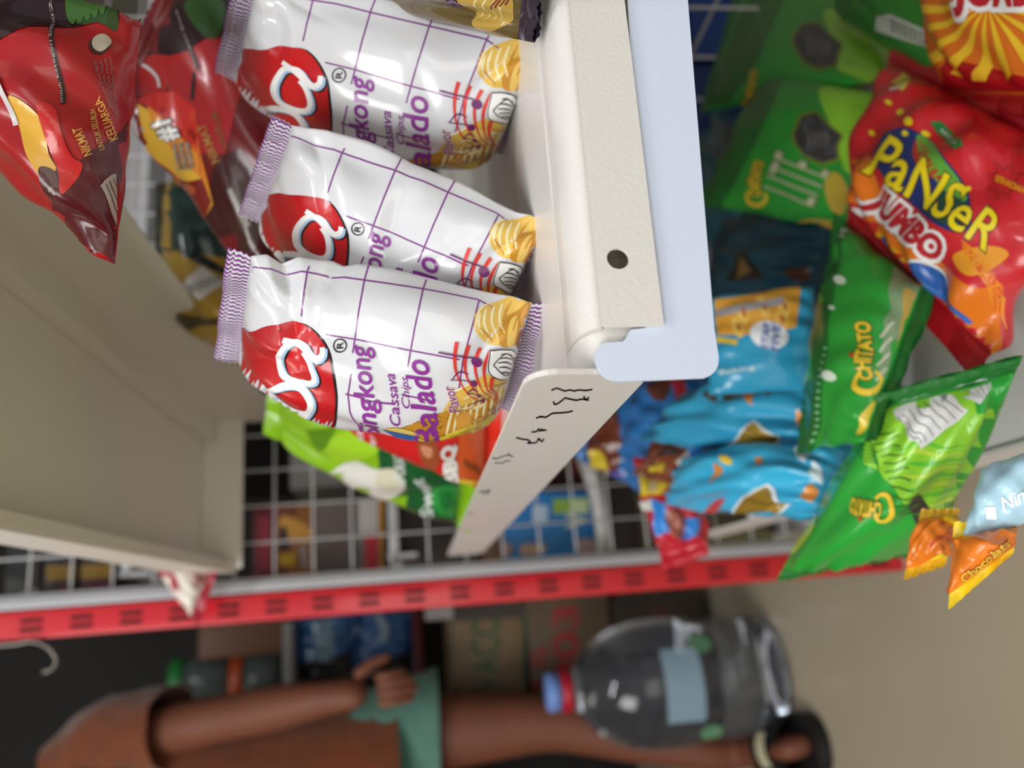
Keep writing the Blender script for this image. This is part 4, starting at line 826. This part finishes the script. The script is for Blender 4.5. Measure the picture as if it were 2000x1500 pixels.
gm = mat('emblem_green', '#5d8a6a', .5)
for a_, z_ in ((-2.35, .37), (-.95, .38)):
    mb = MB()
    cc = [(bb[0]+.1024*cos(a_+.16*cos(t)), bb[1]+.1024*sin(a_+.16*cos(t)), z_*hB+.018*sin(t)) for t in np.linspace(0, 2*pi, 25)[:-1]]; mb.add(cc, [tuple(range(24))], gm, True); mb.build('emblem', wb, bb)
MB().lathe([(.025, hB*.905), (.033, hB*.908), (.033, hB*.945), (.026, hB*.95)], bb, mat('collar_red', '#b3162c', .35), 28).build('collar', wb, bb)
MB().lathe([(.026, hB*.955), (.030, hB*.957), (.0305, hB*1.0), (.028, hB*1.012), (.001, hB*1.014)], bb, mat('cap_blue', '#6f8fd0', .35), 28).build('cap', wb, bb)
MB().lathe([(.024, hB*.93), (.024, hB*.97)], bb, wm, 20).build('neck', wb, bb)

# ------------------------------------------------------------------ person standing beyond the post, partly in view
skin = mat('skin_brown', '#74432f', .6, var=.12, bscale=40); shirt = mat('rust_shirt_cloth', '#6e3410', .9, sheen=.3, bump=.3, bscale=150, var=.2)
teal = mat('teal_shorts_cloth', '#547d70', .9, sheen=.2, bump=.2, bscale=150); hairm = mat('dark_hair', '#15100e', .6)
def skel(name, pts, edges, m, parent, org, root=0, sub=2):
    """pts: (x, y, z, radius)"""
    me = bpy.data.meshes.new(name); me.from_pydata([tuple(np.array(p[:3])-np.array(org)) for p in pts], edges, []); o = link(name, me, parent); me.materials.append(m)
    o.modifiers.new('skin', 'SKIN').use_smooth_shade = True
    L = me.skin_vertices[0].data
    for i, p in enumerate(pts): r = p[3]; L[i].radius = (r, r) if not isinstance(r, tuple) else r; L[i].use_root = (i == root)
    s = o.modifiers.new('sub', 'SUBSURF'); s.levels = sub; s.render_levels = sub; return o
YP = 1.52; px_ = lambda a, b, y=YP: tuple(at(a, b, 1, y))
foot = at(1560, 1500, 2, .03); hipL = np.array(px_(735, 1440)); kneeL = np.array(px_(1085, 1408, YP-.03)); ankL = np.array([foot[0]-.005, foot[1]+.19, .085])
shoL = np.array(px_(150, 1462)); cx = shoL[0]-.14; neck = np.array([cx, YP, shoL[2]+.04]); pel = np.array([hipL[0]-.085, YP, hipL[2]+.06]); chest = np.array([cx, YP, shoL[2]-.10]); waist = (pel+chest)/2
hipR = np.array([hipL[0]-.17, YP, hipL[2]]); kneeR = np.array([kneeL[0]-.15, YP-.02, kneeL[2]]); ankR = np.array([ankL[0]-.16, ankL[1]+.06, .085]); shoR = np.array([cx-.17, YP, shoL[2]])
elb = np.array(px_(450, 1400, YP-.12)); wri = np.array(px_(668, 1358, YP-.20)); palm = np.array(px_(720, 1350, YP-.21)); elR = shoR+np.array([-.05, 0, -.27]); wrR = elR+np.array([.02, -.08, -.22]); paR = wrR+np.array([.0, -.03, -.08])
toeL = np.array([foot[0]+.035, foot[1]-.035, .035]); toeR = ankR+np.array([.02, -.15, -.05]); head = neck+np.array([0, -.01, .17])
por = (cx, YP, 0.0); pr = tag(empty('person', por), 'person in rust brown shirt and teal shorts standing beside the water bottle', 'person')
P_ = [(*pel, .10), (*waist, .10), (*chest, .115), (*neck, .05), (*(neck+[0,-.005,.07]), .047), (*(head), .085), (*(head+[0,0,.07]), .07),
      (*(shoL+[-.03,0,0]), .05), (*((shoL+elb)/2), .043), (*elb, .036), (*((elb*.6+wri*.4)), .037), (*wri, .024), (*palm, (.030, .018)),
      (*(shoR+[.03,0,0]), .05), (*((shoR+elR)/2), .043), (*elR, .036), (*wrR, .024), (*paR, (.030, .018)),
      (*hipL, .078), (*((hipL+kneeL)/2), .064), (*kneeL, .049), (*((kneeL*.65+ankL*.35)+[0,.012,0]), .050), (*ankL, .030), (*(ankL+[0,.0,-.045]), .028), (*(toeL*.5+ankL*.5+[0,0,-.03]), (.032,.024)), (*toeL, (.034,.016)),
      (*hipR, .078), (*((hipR+kneeR)/2), .064), (*kneeR, .049), (*((kneeR*.65+ankR*.35)+[0,.012,0]), .050), (*ankR, .030), (*(ankR+[0,.0,-.045]), .028), (*toeR, (.034,.016))]
E_ = [(0,1),(1,2),(2,3),(3,4),(4,5),(5,6),(2,7),(7,8),(8,9),(9,10),(10,11),(11,12),(2,13),(13,14),(14,15),(15,16),(16,17),(0,18),(18,19),(19,20),(20,21),(21,22),(22,23),(23,24),(24,25),(0,26),(26,27),(27,28),(28,29),(29,30),(30,31),(31,32)]
skel('body', P_, E_, skin, pr, por)
def hand(pa, wr, side):
    d = (pa-wr)/np.linalg.norm(pa-wr); s = np.cross(d, [0, 1, 0]); s /= np.linalg.norm(s); n = np.cross(d, s)
    for k, (o_, ln) in enumerate(((-.019, .054), (-.0065, .061), (.0065, .057), (.018, .046))):
        b = pa+d*.012+s*o_; q = [b, b+d*ln*.45+n*.004, b+d*ln*.75-n*.006*side, b+d*ln*.97-n*.016*side]
        skel('finger', [(*q[0], .0085), (*q[1], .008), (*q[2], .0074), (*q[3], .0062)], [(0,1),(1,2),(2,3)], skin, pr, por, sub=1)
    b = wr+(pa-wr)*.5+s*.022; skel('thumb', [(*b, .011), (*(b+d*.03+s*.018-n*.01*side), .0095), (*(b+d*.055+s*.022-n*.02*side), .008)], [(0,1),(1,2)], skin, pr, por, sub=1)
hand(palm, wri, 1); hand(paR, wrR, -1)
# face
for sx in (-1, 1):
    MB().lathe([(.001,-.012),(.009,-.008),(.012,0),(.009,.008),(.001,.012)], (head[0]+sx*.03, head[1]-.078, head[2]+.02), mat('eye_white', '#d8d4cc', .3), 12).build('eye', pr, por)
    skel('ear', [(head[0]+sx*.082, head[1], head[2]+.025, .010), (head[0]+sx*.088, head[1]+.008, head[2]-.015, .008)], [(0,1)], skin, pr, por, sub=1)
skel('nose', [(head[0], head[1]-.084, head[2]+.02, .008), (head[0], head[1]-.100, head[2]-.012, .013)], [(0,1)], skin, pr, por, sub=1)
skel('mouth', [(head[0]-.022, head[1]-.080, head[2]-.042, .005), (head[0], head[1]-.087, head[2]-.042, .007), (head[0]+.022, head[1]-.080, head[2]-.042, .005)], [(0,1),(1,2)], mat('lips', '#7a3f38', .5), pr, por, sub=1)
skel('hair', [(head[0], head[1]+.03, head[2]+.02, .085), (head[0], head[1]+.01, head[2]+.085, .083), (head[0], head[1]+.05, head[2]-.03, .06)], [(0,1),(0,2)], hairm, pr, por)
# clothes: lofted cloth over the body
def loft(mb, rings, m, n=28, wave=0., ph=0., cap=False):
    """rings: centre, half width along x, half depth along y (tilted a little by the centre line)"""
    vs = []; R_ = [(np.array(c, float), a, b) for c, a, b in rings]
    for i, (c, a, b) in enumerate(R_):
        d = R_[min(i+1, len(R_)-1)][0]-R_[max(i-1, 0)][0]; d /= np.linalg.norm(d); x = np.cross([0, 1, 0], d); x /= np.linalg.norm(x); y = np.cross(d, x)
        for k in range(n): t = 2*pi*k/n; w = 1+wave*sin(5*t+ph+i*1.3)+wave*.6*sin(9*t-i); vs.append(c+x*a*w*cos(t)+y*b*w*sin(t))
    mb.add(vs, [(i*n+k, i*n+(k+1) % n, (i+1)*n+(k+1) % n, (i+1)*n+k) for i in range(len(R_)-1) for k in range(n)], m, True)
def dens(rings, k=5):
    out = []
    for (a, b) in zip(rings[:-1], rings[1:]):
        for j in range(k): t = j/k; t2 = t*t*(3-2*t); out.append((np.array(a[0])*(1-t)+np.array(b[0])*t, a[1]*(1-t2)+b[1]*t2, a[2]*(1-t2)+b[2]*t2))
    return out+[rings[-1]]
hl = np.array(px_(775, 1480)); tx = shoL[0]-.135; mb = MB(); dn = lambda z: np.array([tx+(pel[0]-.005-tx)*(1-(z-hl[2])/(shoL[2]-hl[2])), YP, z]); zs = shoL[2]; zh = hl[2]
loft(mb, dens([(dn(zh-.01), .168, .135), (dn(zh+.12), .160, .130), (dn(zh+.3), .158, .128), (dn(zs-.12), .165, .128), (dn(zs-.03), .165, .115), (dn(zs+.02), .12, .09), (dn(zs+.045), .07, .065)]), shirt, wave=.022)
loft(mb, dens([(shoL+[-.03, 0, .012], .055, .06), (shoL*.75+elb*.25+[.004, 0, 0], .066, .066), (shoL*.35+elb*.65, .066, .066)]), shirt, wave=.03)
loft(mb, dens([(shoR+[.03, 0, .012], .055, .06), (shoR*.75+elR*.25, .066, .066), (shoR*.35+elR*.65, .066, .066)]), shirt, wave=.03)
mb.build('shirt', pr, por)
hL = np.array(px_(856, 1432)); hR = hL+np.array([-.175, 0, 0]); mb = MB()
loft(mb, dens([(hL, .105, .10), (hL*.5+hipL*.5, .098, .095), (hipL+[-.01, 0, .03], .085, .09), (pel+[.03, 0, .03], .07, .08)]), teal, wave=.03)
loft(mb, dens([(hR, .092, .088), (hR*.5+hipR*.5, .088, .088), (hipR+[.01, 0, .03], .078, .08), (pel+[-.03, 0, .03], .07, .08)]), teal, wave=.03, ph=2)
mb.build('shorts', pr, por)
# slide sandals
def sandal(a, t):
    d = np.array([t[0]-a[0], t[1]-a[1], 0]); L_ = np.linalg.norm(d); d /= L_; s = np.array([-d[1], d[0], 0]); c = np.array([(a[0]+t[0])/2, (a[1]+t[1])/2, 0])
    rt = tag(empty('slide_sandal', c+np.array([0,0,0])), None, 'sandal'); sole = mat('sandal_black', '#141414', .5)
    prof = [(-.135,-.028),(-.13,.028),(-.06,.036),(.02,.036),(.08,.046),(.12,.034),(.135,0),(.12,-.034),(.08,-.046),(.02,-.036),(-.06,-.036)]
    P = smooth(prof, 4); mb = MB(); n = len(P); vs = [c+d*u+s*v+np.array([0,0,z]) for z in (.001,.022) for u, v in P]
    mb.add(vs, [tuple(range(n-1,-1,-1)), tuple(range(n, 2*n))], sole); mb.add(vs, [(i,(i+1)%n,n+(i+1)%n,n+i) for i in range(n)], sole, True); mb.build('sole', rt, c)
    mb = MB(); vs = []
    for u in (-.005, .075):
        for k in range(13): a2 = pi*k/12; vs.append(c+d*u+s*(.047*cos(a2))+np.array([0,0,.012+.058*sin(a2)*(1 if u < .05 else .8)]))
    mb.add(vs, [(k,k+1,13+k+1,13+k) for k in range(12)], sole, True)
    vs2 = []
    for u in (.02, .055):
        for k in range(4, 9): a2 = pi*k/12; vs2.append(c+d*u+s*(.049*cos(a2))+np.array([0,0,.0155+.054*sin(a2)]))
    mb.add(vs2, [(k,k+1,6+k,5+k) for k in range(4)], mat('sandal_print', '#c9c4a4', .5)); mb.build('strap', rt, c); return rt
sandal(ankL, toeL)['label'] = 'black slide sandal with pale print on the foot nearer the water bottle'
sandal(ankR, toeR)['label'] = 'black slide sandal on the foot farther from the water bottle'
# ------------------------------------------------------------------ repeats carry a shared group
GROUPS = {'cassava_chip_bag': 'white cassava chip bags in a row', 'storage_jar': 'jars on the far shelf', 'slide_sandal': 'pair of slide sandals', 'blue_bundle': 'blue bundles on the dark red shelf', 'drink_box': 'small boxes behind the wire grid'}
for o in bpy.data.objects:
    if o.parent is None and 'label' in o:
        g = GROUPS.get(o.name.split('.')[0])
        if g: o['group'] = g
        if o.name.startswith('carton'): o['group'] = 'cartons stacked across the aisle' if 'across the aisle' in o['label'] else 'cartons behind the wire grid'
        if o.name.startswith('snack_bag'): o['group'] = 'snack bags on the low shelf' if o.location.z < .5 else 'snack bags on the upper shelves'
